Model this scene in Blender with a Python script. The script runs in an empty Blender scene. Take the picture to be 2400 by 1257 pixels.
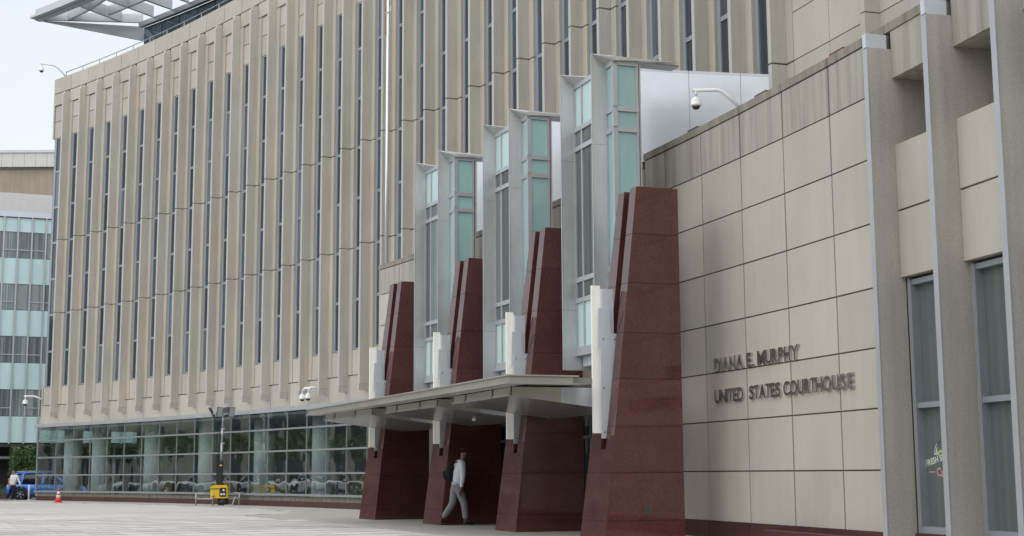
import bpy, bmesh, math, random
from mathutils import Vector, Matrix
random.seed(7)
sc = bpy.context.scene
COL = sc.collection
rad = math.radians

# ------------------------------------------------------------------ camera, sky, sun, exposure
EYE = 1.27
cam_d = bpy.data.cameras.new('camera'); cam = bpy.data.objects.new('camera', cam_d); COL.objects.link(cam)
cam_d.sensor_width = 36.0; cam_d.lens = 3300/2400*36
cam_d.clip_start = 0.1; cam_d.clip_end = 2000
PITCH = math.atan((1109-628.5)/3300); ROLL = rad(0.33)
cam.matrix_world = Matrix.Translation((0, 0, EYE)) @ Matrix.Rotation(math.pi/2+PITCH, 4, 'X') @ Matrix.Rotation(-ROLL, 4, 'Z')
sc.camera = cam

world = bpy.data.worlds.new('World'); sc.world = world; world.use_nodes = True
SUN_EL, SUN_AZ = rad(52), rad(212)          # azimuth clockwise from +Y
nt = world.node_tree; nt.nodes.clear()
n_out = nt.nodes.new('ShaderNodeOutputWorld'); n_bg = nt.nodes.new('ShaderNodeBackground')
n_sky = nt.nodes.new('ShaderNodeTexSky'); n_sky.sky_type = 'NISHITA'; n_sky.sun_disc = False
n_sky.sun_elevation = SUN_EL; n_sky.sun_rotation = SUN_AZ
n_tc = nt.nodes.new('ShaderNodeTexCoord'); n_ns = nt.nodes.new('ShaderNodeTexNoise')
n_ns.inputs['Scale'].default_value = 2.6; n_ns.inputs['Detail'].default_value = 5; n_ns.inputs['Roughness'].default_value = 0.55
n_rp = nt.nodes.new('ShaderNodeValToRGB')
n_rp.color_ramp.elements[0].position = 0.3; n_rp.color_ramp.elements[0].color = (4.5, 4.95, 5.4, 1)
n_rp.color_ramp.elements[1].position = 0.68; n_rp.color_ramp.elements[1].color = (5.3, 5.5, 5.7, 1)
n_mx = nt.nodes.new('ShaderNodeMixRGB'); n_mx.inputs[0].default_value = 0.9      # unbroken cloud layer over the sky
n_bg.inputs['Strength'].default_value = 0.1
L = nt.links.new
L(n_tc.outputs['Generated'], n_ns.inputs['Vector']); L(n_ns.outputs['Fac'], n_rp.inputs['Fac'])
L(n_sky.outputs['Color'], n_mx.inputs[1]); L(n_rp.outputs['Color'], n_mx.inputs[2])
L(n_mx.outputs['Color'], n_bg.inputs['Color']); L(n_bg.outputs['Background'], n_out.inputs['Surface'])

sun_d = bpy.data.lights.new('sun', 'SUN'); sun = bpy.data.objects.new('sun', sun_d); COL.objects.link(sun)
sun_d.energy = 1.2; sun_d.angle = rad(120); sun_d.color = (1.0, 0.96, 0.9)
sdir = Vector((math.sin(SUN_AZ)*math.cos(SUN_EL), math.cos(SUN_AZ)*math.cos(SUN_EL), math.sin(SUN_EL)))
sun.rotation_euler = sdir.to_track_quat('Z', 'Y').to_euler()
sun.location = sdir*60

sc.view_settings.view_transform = 'Standard'; sc.view_settings.look = 'None'
sc.view_settings.exposure = 0.84; sc.view_settings.gamma = 1.0
sc.view_settings.use_curve_mapping = False
sc.render.engine = 'CYCLES'
sc.cycles.max_bounces = 8; sc.cycles.transparent_max_bounces = 12
sc.render.resolution_x = 1024; sc.render.resolution_y = 536

# ------------------------------------------------------------------ helpers
CX, CY, RR = -97.5572, -7.7607, 109.1024     # centre and radius of the curved facade
M0, M1 = -0.878207, 47.38995                 # bay index -> angle in degrees

def th(i): return rad(M1 + M0*i)
def P(i, o, z):
    """point at bay index i, o metres outward of the facade line, height z"""
    a = th(i); r = RR - o
    return (CX + r*math.cos(a), CY + r*math.sin(a), z)

class MB:
    def __init__(s): s.v = []; s.f = []; s.m = []; s.sm = []; s.cur = 0; s.smooth = False
    def add(s, vs, fs):
        b = len(s.v); s.v += [tuple(v) for v in vs]
        for f in fs: s.f.append([b+k for k in f]); s.m.append(s.cur); s.sm.append(s.smooth)
        return s
    def hexa(s, p): # p: 8 pts bottom 4 ccw then top 4
        return s.add(p, [(3,2,1,0),(4,5,6,7),(0,1,5,4),(1,2,6,5),(2,3,7,6),(3,0,4,7)])
    def box(s, x0, x1, y0, y1, z0, z1):
        return s.hexa([(x0,y0,z0),(x1,y0,z0),(x1,y1,z0),(x0,y1,z0),(x0,y0,z1),(x1,y0,z1),(x1,y1,z1),(x0,y1,z1)])
    def pbox(s, i0, i1, o0, o1, z0, z1, n=1):
        for k in range(n):
            a = i0+(i1-i0)*k/n; b = i0+(i1-i0)*(k+1)/n
            s.hexa([P(a,o1,z0),P(b,o1,z0),P(b,o0,z0),P(a,o0,z0),P(a,o1,z1),P(b,o1,z1),P(b,o0,z1),P(a,o0,z1)])
        return s
    def prism(s, pts, z0, z1):
        n = len(pts); vs = [(x,y,z0) for x,y in pts]+[(x,y,z1) for x,y in pts]
        fs = [tuple(range(n-1,-1,-1)), tuple(range(n,2*n))]+[(k,(k+1)%n,n+(k+1)%n,n+k) for k in range(n)]
        return s.add(vs, fs)
    def tube(s, path, r, n=10, caps=True):
        path = [Vector(p) for p in path]; rs = r if isinstance(r, (list, tuple)) else [r]*len(path)
        vs = []; prev = None
        for k, p in enumerate(path):
            d = (path[min(k+1,len(path)-1)]-path[max(k-1,0)]).normalized()
            u = d.orthogonal().normalized() if prev is None else (prev-d*prev.dot(d)).normalized()
            prev = u; w = d.cross(u)
            for j in range(n):
                a = 2*math.pi*j/n; vs.append(p+(u*math.cos(a)+w*math.sin(a))*rs[k])
        fs = []
        for k in range(len(path)-1):
            for j in range(n):
                fs.append((k*n+j, k*n+(j+1)%n, (k+1)*n+(j+1)%n, (k+1)*n+j))
        if caps: fs += [tuple(range(n-1,-1,-1)), tuple(range((len(path)-1)*n, len(path)*n))]
        sm = s.smooth; s.smooth = True; s.add(vs, fs); s.smooth = sm
        return s
    def lathe(s, prof, c=(0,0,0), n=16):
        vs = []
        for r, z in prof:
            for j in range(n):
                a = 2*math.pi*j/n; vs.append((c[0]+r*math.cos(a), c[1]+r*math.sin(a), c[2]+z))
        fs = []
        for k in range(len(prof)-1):
            for j in range(n): fs.append((k*n+j, k*n+(j+1)%n, (k+1)*n+(j+1)%n, (k+1)*n+j))
        fs += [tuple(range(n-1,-1,-1)), tuple(range((len(prof)-1)*n, len(prof)*n))]
        sm = s.smooth; s.smooth = True; s.add(vs, fs); s.smooth = sm
        return s
    def mesh(s, name):
        me = bpy.data.meshes.new(name); me.from_pydata(s.v, [], s.f)
        for p, m, q in zip(me.polygons, s.m, s.sm): p.material_index = m; p.use_smooth = q
        me.update(); return me
    def build(s, name, mat, parent=None, fix=True, **tags):
        me = s.mesh(name)
        for m in (mat if isinstance(mat, (list, tuple)) else [mat]): me.materials.append(m)
        if fix:
            bm = bmesh.new(); bm.from_mesh(me); bmesh.ops.recalc_face_normals(bm, faces=bm.faces); bm.to_mesh(me); bm.free()
        return link(name, me, parent, **tags)

def link(name, me, parent=None, **tags):
    o = bpy.data.objects.new(name, me); COL.objects.link(o)
    if parent is not None: o.parent = parent
    for k, v in tags.items(): o[k] = v
    return o
def shift(o, root):
    """parts are written in world coordinates: keep them in place under a root that stands elsewhere"""
    o.matrix_parent_inverse = root.matrix_basis.inverted()
def thing(name, label, cat, loc=(0,0,0), rz=0, group=None):
    o = bpy.data.objects.new(name, None); COL.objects.link(o)
    o.empty_display_size = 0.3; o.location = loc; o.rotation_euler = (0, 0, rz)
    o['label'] = label; o['category'] = cat
    if group: o['group'] = group
    return o
def wthing(name, label, cat, loc=(0,0,0), group=None):
    """thing whose parts are given in world coordinates"""
    o = thing(name, label, cat, loc, 0, group); o['_w'] = 1
    return o
_old_link = link
def link(name, me, parent=None, **tags):
    o = _old_link(name, me, parent, **tags)
    if parent is not None:
        r = parent
        while r.parent is not None: r = r.parent
        if '_w' in r.keys() and parent is r:
            o.matrix_parent_inverse = Matrix.Translation(-Vector(r.location))
    return o

# ------------------------------------------------------------------ materials
class NT:
    def __init__(s, name):
        s.mat = bpy.data.materials.new(name); s.mat.use_nodes = True
        s.t = s.mat.node_tree; s.b = s.t.nodes['Principled BSDF']; s.out = s.t.nodes['Material Output']
    def n(s, ty, **kw):
        o = s.t.nodes.new(ty)
        for k, v in kw.items():
            if k in o.inputs: o.inputs[k].default_value = v
            else: setattr(o, k, v)
        return o
    def l(s, a, b): s.t.links.new(a, b)
    def pos(s, scale=(1,1,1)):
        g = s.n('ShaderNodeNewGeometry'); m = s.n('ShaderNodeMapping'); m.inputs['Scale'].default_value = scale
        s.l(g.outputs['Position'], m.inputs['Vector']); return m.outputs['Vector']
    def noise(s, vec, scale, detail=3, rough=0.55):
        o = s.n('ShaderNodeTexNoise'); o.inputs['Scale'].default_value = scale
        o.inputs['Detail'].default_value = detail; o.inputs['Roughness'].default_value = rough
        s.l(vec, o.inputs['Vector']); return o.outputs['Fac']
    def ramp(s, fac, p0, c0, p1, c1):
        r = s.n('ShaderNodeValToRGB'); e = r.color_ramp.elements
        e[0].position = p0; e[0].color = (*c0, 1); e[1].position = p1; e[1].color = (*c1, 1)
        s.l(fac, r.inputs['Fac']); return r.outputs['Color']
    def mul(s, a, b, f=1.0):
        m = s.n('ShaderNodeMixRGB', blend_type='MULTIPLY'); m.inputs[0].default_value = f
        s.l(a, m.inputs[1]); s.l(b, m.inputs[2]); return m.outputs['Color']
    def rnd(s, lo, hi):
        oi = s.n('ShaderNodeObjectInfo'); return s.ramp(oi.outputs['Random'], 0, (lo,)*3, 1, (hi,)*3)
    def bump(s, fac, strength, dist=0.01):
        b = s.n('ShaderNodeBump'); b.inputs['Strength'].default_value = strength; b.inputs['Distance'].default_value = dist
        s.l(fac, b.inputs['Height']); s.l(b.outputs['Normal'], s.b.inputs['Normal'])
    def set(s, **kw):
        for k, v in kw.items(): s.b.inputs[k.replace('_', ' ')].default_value = v
        return s

def plain(name, col, rough=0.6, metal=0.0, spec=0.5, var=0.04):
    m = NT(name); v = m.noise(m.pos((1,1,1)), 3.0, 4)
    a = tuple(c*(1-var) for c in col); b = tuple(min(1, c*(1+var)) for c in col)
    m.l(m.ramp(v, 0.3, a, 0.7, b), m.b.inputs['Base Color'])
    m.set(Roughness=rough, Metallic=metal); m.b.inputs['Specular IOR Level'].default_value = spec
    return m.mat

def stone(name, col, streak=0.16, speck=0.10, rnd=0.05, rough=0.85):
    m = NT(name)
    mot = m.ramp(m.noise(m.pos((1, 1, 0.7)), 0.55, 6, 0.62), 0.30, tuple(c*0.90 for c in col), 0.70, tuple(c*1.05 for c in col))
    warm = m.ramp(m.noise(m.pos((1,1,0.6)), 0.35, 2), 0.35, (1.0, 0.985, 0.96), 0.65, (0.985, 1.0, 1.015))
    st = m.ramp(m.noise(m.pos((5,5,0.28)), 1.0, 4, 0.6), 0.30, (1-streak,)*3, 0.62, (1,1,1))
    sp = m.ramp(m.noise(m.pos(), 55.0, 2, 0.7), 0.34, (1-speck*1.6,)*3, 0.66, (1+speck*0.5,)*3)
    c = m.mul(m.mul(m.mul(m.mul(mot, warm), st), sp), m.rnd(1-rnd, 1+rnd*0.6))
    m.l(c, m.b.inputs['Base Color']); m.set(Roughness=rough); m.b.inputs['Specular IOR Level'].default_value = 0.25
    m.bump(m.noise(m.pos(), 60.0, 3, 0.7), 0.25, 0.004)
    return m.mat

M = {}
M['panel'] = stone('cream_precast', (0.555, 0.515, 0.45), 0.05, 0.04, 0.075)
M['panel_top'] = stone('weathered_precast', (0.50, 0.465, 0.41), 0.34, 0.06, 0.04)
M['pilaster'] = stone('buff_precast', (0.58, 0.53, 0.455), 0.12, 0.05, 0.05)
M['fin'] = stone('grey_buff_precast', (0.60, 0.56, 0.495), 0.12, 0.06, 0.07)
M['finr'] = stone('exposed_aggregate', (0.56, 0.53, 0.485), 0.14, 0.11, 0.05)
M['coping'] = stone('coping_stone', (0.36, 0.33, 0.28), 0.40, 0.08, 0.06)
M['joint'] = plain('joint_sealant', (0.11, 0.095, 0.075), 0.9)
M['core'] = plain('dark_core', (0.05, 0.048, 0.045), 0.9)
M['alu'] = plain('anodised_aluminium', (0.50, 0.52, 0.54), 0.38, 0.35, 0.5, 0.05)
M['nose'] = plain('fin_nose_trim', (0.50, 0.485, 0.46), 0.5, 0.0, 0.4, 0.04)
M['lobby_bar'] = plain('lobby_bar_metal', (0.29, 0.31, 0.315), 0.4, 0.2)
M['alu_edge'] = plain('pale_metal_edge', (0.46, 0.475, 0.49), 0.35, 0.3, 0.5, 0.04)
M['alu_blue'] = plain('window_frame_metal', (0.33, 0.365, 0.40), 0.35, 0.25, 0.5, 0.04)
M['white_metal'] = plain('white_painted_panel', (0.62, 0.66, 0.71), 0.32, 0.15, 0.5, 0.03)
M['white'] = plain('white_paint', (0.80, 0.81, 0.81), 0.4)
M['black'] = plain('black_plastic', (0.012, 0.012, 0.013), 0.45)
M['rubber'] = plain('tyre_rubber', (0.018, 0.018, 0.018), 0.8)
M['steel'] = plain('galvanised_steel', (0.42, 0.43, 0.44), 0.4, 0.7)
M['darksteel'] = plain('dark_steel', (0.08, 0.085, 0.09), 0.45, 0.4)
M['yellow'] = plain('yellow_enamel', (0.78, 0.50, 0.015), 0.35)
M['redmetal'] = plain('rusty_flashing', (0.16, 0.065, 0.04), 0.6)
M['concrete'] = stone('apron_concrete', (0.45, 0.435, 0.41), 0.0, 0.12, 0.0)
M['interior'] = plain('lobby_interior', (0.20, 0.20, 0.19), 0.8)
M['column'] = plain('lobby_column_paint', (0.74, 0.80, 0.80), 0.5)

# brushed stainless of the hoods
def stainless():
    m = NT('brushed_stainless')
    v = m.noise(m.pos((1, 1, 0.5)), 1.3, 4, 0.6)
    c = m.ramp(v, 0.3, (0.56, 0.565, 0.555), 0.7, (0.72, 0.725, 0.715))
    g = m.ramp(m.noise(m.pos((40, 40, 1.0)), 1.0, 2), 0.3, (0.93,)*3, 0.7, (1,)*3)
    m.l(m.mul(c, g), m.b.inputs['Base Color'])
    r = m.ramp(m.noise(m.pos((2, 2, 0.8)), 1.0, 3), 0.3, (0.30,)*3, 0.7, (0.48,)*3)
    m.l(r, m.b.inputs['Roughness']); m.set(Metallic=0.45)
    return m.mat
M['stainless'] = stainless()
def canopy_metal():
    m = NT('canopy_metal')
    c = m.ramp(m.noise(m.pos((1.2, 1.2, 2)), 1.0, 3), 0.3, (0.50, 0.485, 0.43), 0.7, (0.58, 0.565, 0.51))
    m.l(c, m.b.inputs['Base Color']); m.set(Roughness=0.34, Metallic=0.55); return m.mat
M['canopy'] = canopy_metal()
def soffit_metal():
    m = NT('soffit_metal')
    c = m.ramp(m.noise(m.pos(), 0.8, 2), 0.3, (0.36, 0.365, 0.36), 0.7, (0.44, 0.445, 0.44))
    m.l(c, m.b.inputs['Base Color']); m.set(Roughness=0.24, Metallic=0.6); return m.mat
M['soffit'] = soffit_metal()

def granite(name, rough, k=1.0):
    m = NT(name)
    v = m.n('ShaderNodeTexVoronoi'); v.inputs['Scale'].default_value = 140.0
    m.l(m.pos(), v.inputs['Vector'])
    sp = m.ramp(v.outputs['Distance'], 0.1, (0.082*k, 0.030*k, 0.029*k), 0.75, (0.165*k, 0.068*k, 0.061*k))
    big = m.ramp(m.noise(m.pos(), 1.6, 5, 0.65), 0.3, (0.78, 0.76, 0.76), 0.7, (1.12, 1.05, 1.04))
    gr = m.ramp(m.noise(m.pos(), 38.0, 3, 0.7), 0.36, (0.62, 0.62, 0.64), 0.62, (1.08, 1.05, 1.05))
    m.l(m.mul(m.mul(m.mul(sp, big), gr), m.rnd(0.88, 1.1)), m.b.inputs['Base Color'])
    m.set(Roughness=rough); m.b.inputs['Specular IOR Level'].default_value = 0.55
    m.bump(m.noise(m.pos(), 2.0, 2), 0.03, 0.01)
    return m.mat
M['granite'] = granite('polished_red_granite', 0.06, 0.92)
M['granite_base'] = granite('honed_red_granite', 0.38, 0.75)

def tinted(name, col, rough=0.05, spec=0.6, blinds=0.0, vary=0.15, rv=(0.55, 1.5)):
    m = NT(name)
    c = m.ramp(m.noise(m.pos((1.5, 1.5, 0.4)), 1.0, 3), 0.3, tuple(x*(1-vary) for x in col), 0.7, tuple(x*(1+vary) for x in col))
    if blinds:
        b = m.ramp(m.noise(m.pos((9, 9, 0.05)), 1.0, 2), 0.45, (1,)*3, 0.6, (1+blinds,)*3); c = m.mul(c, b)
    c = m.mul(c, m.rnd(*rv))
    m.l(c, m.b.inputs['Base Color']); m.set(Roughness=rough); m.b.inputs['Specular IOR Level'].default_value = spec
    m.bump(m.noise(m.pos((1, 1, 1)), 0.9, 2), 0.04, 0.02)
    return m.mat
M['glass_dark'] = tinted('tinted_window_glass', (0.030, 0.042, 0.055), 0.04, 0.7, 0.7)
M['glass_blind'] = tinted('blind_backed_glass', (0.085, 0.105, 0.12), 0.05, 0.7, 0.5)
M['glass_grey'] = tinted('shaded_window_glass', (0.12, 0.15, 0.145), 0.05, 0.55, 0.15, 0.1, (0.95, 1.05))
M['glass_bay'] = tinted('bay_window_glass', (0.10, 0.125, 0.12), 0.05, 0.8, 0.6)
M['teal'] = tinted('frosted_teal_glass', (0.36, 0.58, 0.585), 0.06, 1.0, 0.0, 0.12, (0.9, 1.06))
M['teal_pale'] = tinted('pale_teal_spandrel', (0.58, 0.76, 0.77), 0.14, 0.6, 0.0, 0.05, (0.94, 1.03))
M['glass_pent'] = tinted('penthouse_glass', (0.035, 0.06, 0.085), 0.03, 0.6, 0.4)
M['glass_office'] = tinted('curtained_glass', (0.17, 0.20, 0.215), 0.05, 0.7, 0.7, 0.15, (0.6, 1.25))

def clear_glass():
    m = NT('lobby_glass'); m.t.nodes.remove(m.b)
    tr = m.n('ShaderNodeBsdfTransparent'); tr.inputs['Color'].default_value = (0.78, 0.87, 0.85, 1)
    gl = m.n('ShaderNodeBsdfGlossy'); gl.inputs['Color'].default_value = (0.9, 0.95, 0.95, 1); gl.inputs['Roughness'].default_value = 0.01
    lw = m.n('ShaderNodeLayerWeight'); lw.inputs['Blend'].default_value = 0.5
    pw = m.n('ShaderNodeMath', operation='POWER'); pw.inputs[1].default_value = 2.6; m.l(lw.outputs['Facing'], pw.inputs[0])
    fr = m.n('ShaderNodeMath', operation='MULTIPLY_ADD'); fr.inputs[1].default_value = 1.25; fr.inputs[2].default_value = 0.10; m.l(pw.outputs[0], fr.inputs[0])
    bp = m.n('ShaderNodeBump'); bp.inputs['Strength'].default_value = 0.16; bp.inputs['Distance'].default_value = 0.05
    oi = m.n('ShaderNodeObjectInfo'); ad = m.n('ShaderNodeVectorMath', operation='ADD')
    m.l(m.pos((1, 1, 1)), ad.inputs[0]); m.l(oi.outputs['Random'], ad.inputs[1])
    m.l(m.noise(ad.outputs['Vector'], 1.1, 1, 0.4), bp.inputs['Height'])
    m.l(bp.outputs['Normal'], gl.inputs['Normal'])
    mx = m.n('ShaderNodeMixShader')
    m.l(fr.outputs[0], mx.inputs[0]); m.l(tr.outputs[0], mx.inputs[1]); m.l(gl.outputs[0], mx.inputs[2])
    m.l(mx.outputs[0], m.out.inputs['Surface']); return m.mat
M['glass_lobby'] = clear_glass()

def emit(name, col, st):
    m = NT(name); m.b.inputs['Base Color'].default_value = (*col, 1)
    m.b.inputs['Emission Color'].default_value = (*col, 1); m.b.inputs['Emission Strength'].default_value = st
    m.set(Roughness=0.4); return m.mat
M['diffuser'] = emit('lamp_diffuser', (0.80, 0.785, 0.72), 0.10)
M['asphalt'] = stone('asphalt', (0.16, 0.16, 0.165), 0.0, 0.25, 0.0)
def paver_mat(name, col, *a):
    m = NT(name)
    mot = m.ramp(m.noise(m.pos(), 1.2, 4), 0.28, tuple(c*0.92 for c in col), 0.72, tuple(c*1.05 for c in col))
    big = m.ramp(m.noise(m.pos((0.5, 1, 1)), 0.23, 5, 0.65), 0.36, (0.80, 0.79, 0.78), 0.56, (1.02, 1.02, 1.02))
    gum = m.ramp(m.noise(m.pos(), 7.0, 2, 0.5), 0.24, (0.72, 0.71, 0.70), 0.33, (1, 1, 1))
    m.l(m.mul(m.mul(m.mul(mot, big), gum), m.rnd(0.90, 1.05)), m.b.inputs['Base Color']); m.set(Roughness=0.8)
    m.b.inputs['Specular IOR Level'].default_value = 0.25; return m.mat
M['paver'] = paver_mat('light_paver', (0.61, 0.59, 0.57), 0.0, 0.10, 0.04, 0.8)
M['paver_joint'] = stone('paver_band', (0.17, 0.16, 0.15), 0.0, 0.12, 0.0)
M['kerb'] = stone('kerb_concrete', (0.42, 0.41, 0.39), 0.0, 0.1, 0.0)

# ------------------------------------------------------------------ ground, plaza, road
g = MB(); g.add([(-400,-200,-0.17),(300,-200,-0.17),(300,500,-0.17),(-400,500,-0.17)], [(0,1,2,3)])
g.build('road', M['asphalt'], fix=False, kind='structure')
g = MB(); g.box(-30, 60, -30, 75, -0.165, 0.0)
plaza = g.build('plaza', M['paver_joint'], kind='structure')
g = MB(); g.box(-30.32, -30.003, -30.3, 75.3, -0.165, 0.012); g.box(-30.0, -22.0, 75.003, 75.3, -0.165, 0.012)
g.build('kerb', M['kerb'], kind='structure')
# concrete apron along the building
g = MB()
def oedge(i): return 5.75 if i >= 20.5 else (5.75-3.95*min(1, (20.5-i)/3.0) if i > 17.5 else 1.8)
seg = [(-0.9+0.5*k) for k in range(90)]
for k in range(len(seg)-1):
    a, b = seg[k], seg[k+1]
    g.add([P(a,-0.6,0.022), P(b,-0.6,0.022), P(b,oedge(b)+0.9,0.022), P(a,oedge(a)+0.9,0.022)], [(0,1,2,3)])
g.build('apron_pavement', M['concrete'], plaza, fix=True)
# pavers: 0.58 x 1.07 m slabs in courses with darker bands between
DX, DY = math.cos(rad(22.8)), math.sin(rad(22.8)); PL, PW = 1.25, 0.585
def polar(x, y):
    a = math.degrees(math.atan2(y-CY, x-CX)); return (a-M1)/M0, RR-math.hypot(x-CX, y-CY)
spots = []
for a in range(-70, 60):
    for b in range(8, 66):
        u = (a+0.5)*PW; v = (b+0.5)*PL
        x = DX*u-DY*v; y = DY*u+DX*v
        if y < 16 or y > 73.8 or x < -0.44*y-2 or x < -29.3: continue
        if x > 0.45*y: continue
        i, o = polar(x, y)
        if o < oedge(i)+0.75 - (0.35 if i > 20.5 else 0) : continue
        spots.append((x, y))
spots.sort(key=lambda p: (p[1] < 26, p[1]))
pm = MB(); pm.box(-PW/2+0.006, PW/2-0.006, -PL/2+0.10, PL/2-0.10, 0.001, 0.026)
pme = pm.mesh('paver'); pme.materials.append(M['paver'])
rest = MB()
for k, (x, y) in enumerate(spots):
    if k < 298:
        o = link('paver', pme, plaza); o.location = (x, y, random.uniform(-0.002, 0.002)); o.rotation_euler = (0, 0, rad(22.8))
    else:
        c2, s2 = DX, DY; hx, hy = PW/2-0.006, PL/2-0.10; q = []
        for zz in (0.001, 0.026):
            for (px_, py_) in ((-hx,-hy),(hx,-hy),(hx,hy),(-hx,hy)):
                q.append((x+c2*px_-s2*py_, y+s2*px_+c2*py_, zz))
        rest.hexa(q)
rest.build('far_pavers', M['paver'], plaza, fix=False, kind='stuff')

# ------------------------------------------------------------------ courthouse main block
ct = wthing('courthouse_building', 'long curved courthouse block with tall beige fins and narrow windows above a glazed lobby', 'building', P(15, 0, 0))
NF = 32
Z_SILL, Z_HEAD = 5.84, 19.16
TR = [5.84, 7.70, 9.62, 11.53, 13.47, 15.38, 17.32, 19.16]
NW = 0.09     # fin thickness in bay units
# solid core behind the cladding
g = MB(); g.pbox(-0.80, 40, -9, -0.50, 3.92, 22.25, 41); g.pbox(-0.80, 40, -9, -6.0, 0.0, 3.92, 41)
g.build('core_wall', M['core'], ct)
g = MB(); g.pbox(-0.80, 40, -0.50, -0.455, 3.92, 22.2, 41); g.build('joint_backing', M['joint'], ct)

JG = 0.02
finm = {}
for i in range(0, NF+1):
    i1 = i; i0 = i-NW
    g = MB()
    for z0, z1 in ((4.50, 9.65-JG), (9.65+JG, 13.5-JG)):
        g.pbox(i0, i1, -0.335, -0.012, z0, z1)
    z0, z1 = 13.5+JG, 21.30
    g.pbox(i0, i1, -0.335, -0.012, z0, z1)
    g.hexa([P(i0,-0.012,z1),P(i1,-0.012,z1),P(i1,-0.335,z1),P(i0,-0.335,z1),P(i0+0.012,-0.05,z1+0.16),P(i1-0.012,-0.05,z1+0.16),P(i1-0.012,-0.335,z1+0.2),P(i0+0.012,-0.335,z1+0.2)])
    f = g.build('fin', M['fin'], ct)
    g = MB()
    for z0, z1 in ((4.50, 9.65-JG), (9.65+JG, 13.5-JG), (13.5+JG, 21.29)):
        g.pbox(i0+0.004, i1-0.004, -0.010, 0.014, z0, z1)
    g.build('metal_edge', M['nose'], f)
    g = MB(); g.pbox(i0+0.004, i1-0.002, -0.335, 0.035, 4.27, 4.494); g.build('drip_block', M['finr'], f)
    # pilaster behind the fin
    g = MB()
    for z0, z1 in ((4.90, 9.65-JG), (9.65+JG, 13.5-JG), (13.5+JG, 20.93)):
        g.pbox(i0-0.10, i1+0.17, -0.46, -0.338, z0, z1)
    g.build('pilaster', M['pilaster'], ct)
for i in range(-1, NF+1):
    wl = i+0.17 if i >= 0 else -0.86; wr = i+1-NW-0.10
    if i < NF:
        # window: frame bars, then panes
        g = MB(); fw = 0.10; fd = (-0.452, -0.405)
        g.pbox(wl+0.002, wl+fw, fd[0], fd[1], Z_SILL, Z_HEAD); g.pbox(wr-0.05, wr-0.002, fd[0], fd[1], Z_SILL, Z_HEAD)
        for z in TR:
            z0 = z if z == Z_SILL else z-0.055; z1 = z if z == Z_HEAD else z+0.055
            g.pbox(wl+fw+0.001, wr-0.051, fd[0], fd[1]-0.006, z0, z1)
        w = g.build('window', M['alu_blue'], ct)
        for k in range(7):
            h = MB(); h.pbox(wl+fw-0.01, wr-0.04, -0.453, -0.444, TR[k]+0.05, TR[k+1]-0.05)
            h.build('pane', M['glass_blind'] if random.random() < 0.2 else M['glass_dark'], w)
    # spandrel panels above and below the window
    a, b = (i+0.172, i+1-NW-0.102) if i >= 0 else (-0.88, i+1-NW-0.102)
    lev = [(4.90, Z_SILL-0.02), (Z_HEAD+0.02, 20.055), (20.09, 20.925)]
    if i == NF: lev = []
    for z0, z1 in lev:
        g = MB(); g.pbox(a, b, -0.454, -0.400 if z0 > 6 else -0.375, z0, z1); g.build('stone_panel', M['panel'], ct)
    if i < NF:
        g = MB(); g.pbox(i+0.003 if i >= 0 else -0.9, i+1-NW-0.003, -0.454, -0.337, 20.965, 21.595); g.build('stone_panel', M['panel'], ct)
# parapet band, lower band
for k in range(-1, 41):
    a = k+0.08 if k >= 0 else -0.9; b = k+1.08-0.020
    if k < 32:
        g = MB(); g.pbox(a, b, -0.454, -0.337, 3.92, 4.862); g.build('stone_panel', M['panel'], ct)
    g = MB(); g.pbox(a, b, -0.60, -0.330, 21.64, 22.44); g.build('stone_panel', M['panel'], ct)
# blank panelled end on the right
for k in range(32, 39):
    for z0 in [6.58+1.02*q for q in range(15)]:
        if z0+1.0 > 21.7: continue
        g = MB(); g.pbox(k+0.18 if k == 32 else k+0.004, k+1-0.004, -0.454, -0.337, z0+0.022, z0+1.02); g.build('stone_panel', M['panel'], ct)
g = MB()
for z0, z1 in ((6.6, 9.64), (9.665, 13.49), (13.51, 21.3)): g.pbox(33.96, 34.06, -0.335, -0.02, z0, z1)
g.build('fin', M['fin'], ct)
# left end wall of the block (returns away from the plaza)
for z0, z1 in ((3.92, 4.88), (4.9, 5.82), (19.16, 20.06), (20.08, 20.94), (20.96, 21.6), (21.625, 22.43)):
    g = MB(); g.pbox(-0.97, -0.905, -9, -0.345, z0, z1); g.build('stone_panel', M['panel'], ct)
g = MB(); g.pbox(-0.93, -0.87, -9, -0.46, 5.84, 19.14); g.build('end_glazing', M['glass_grey'], ct)

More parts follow.
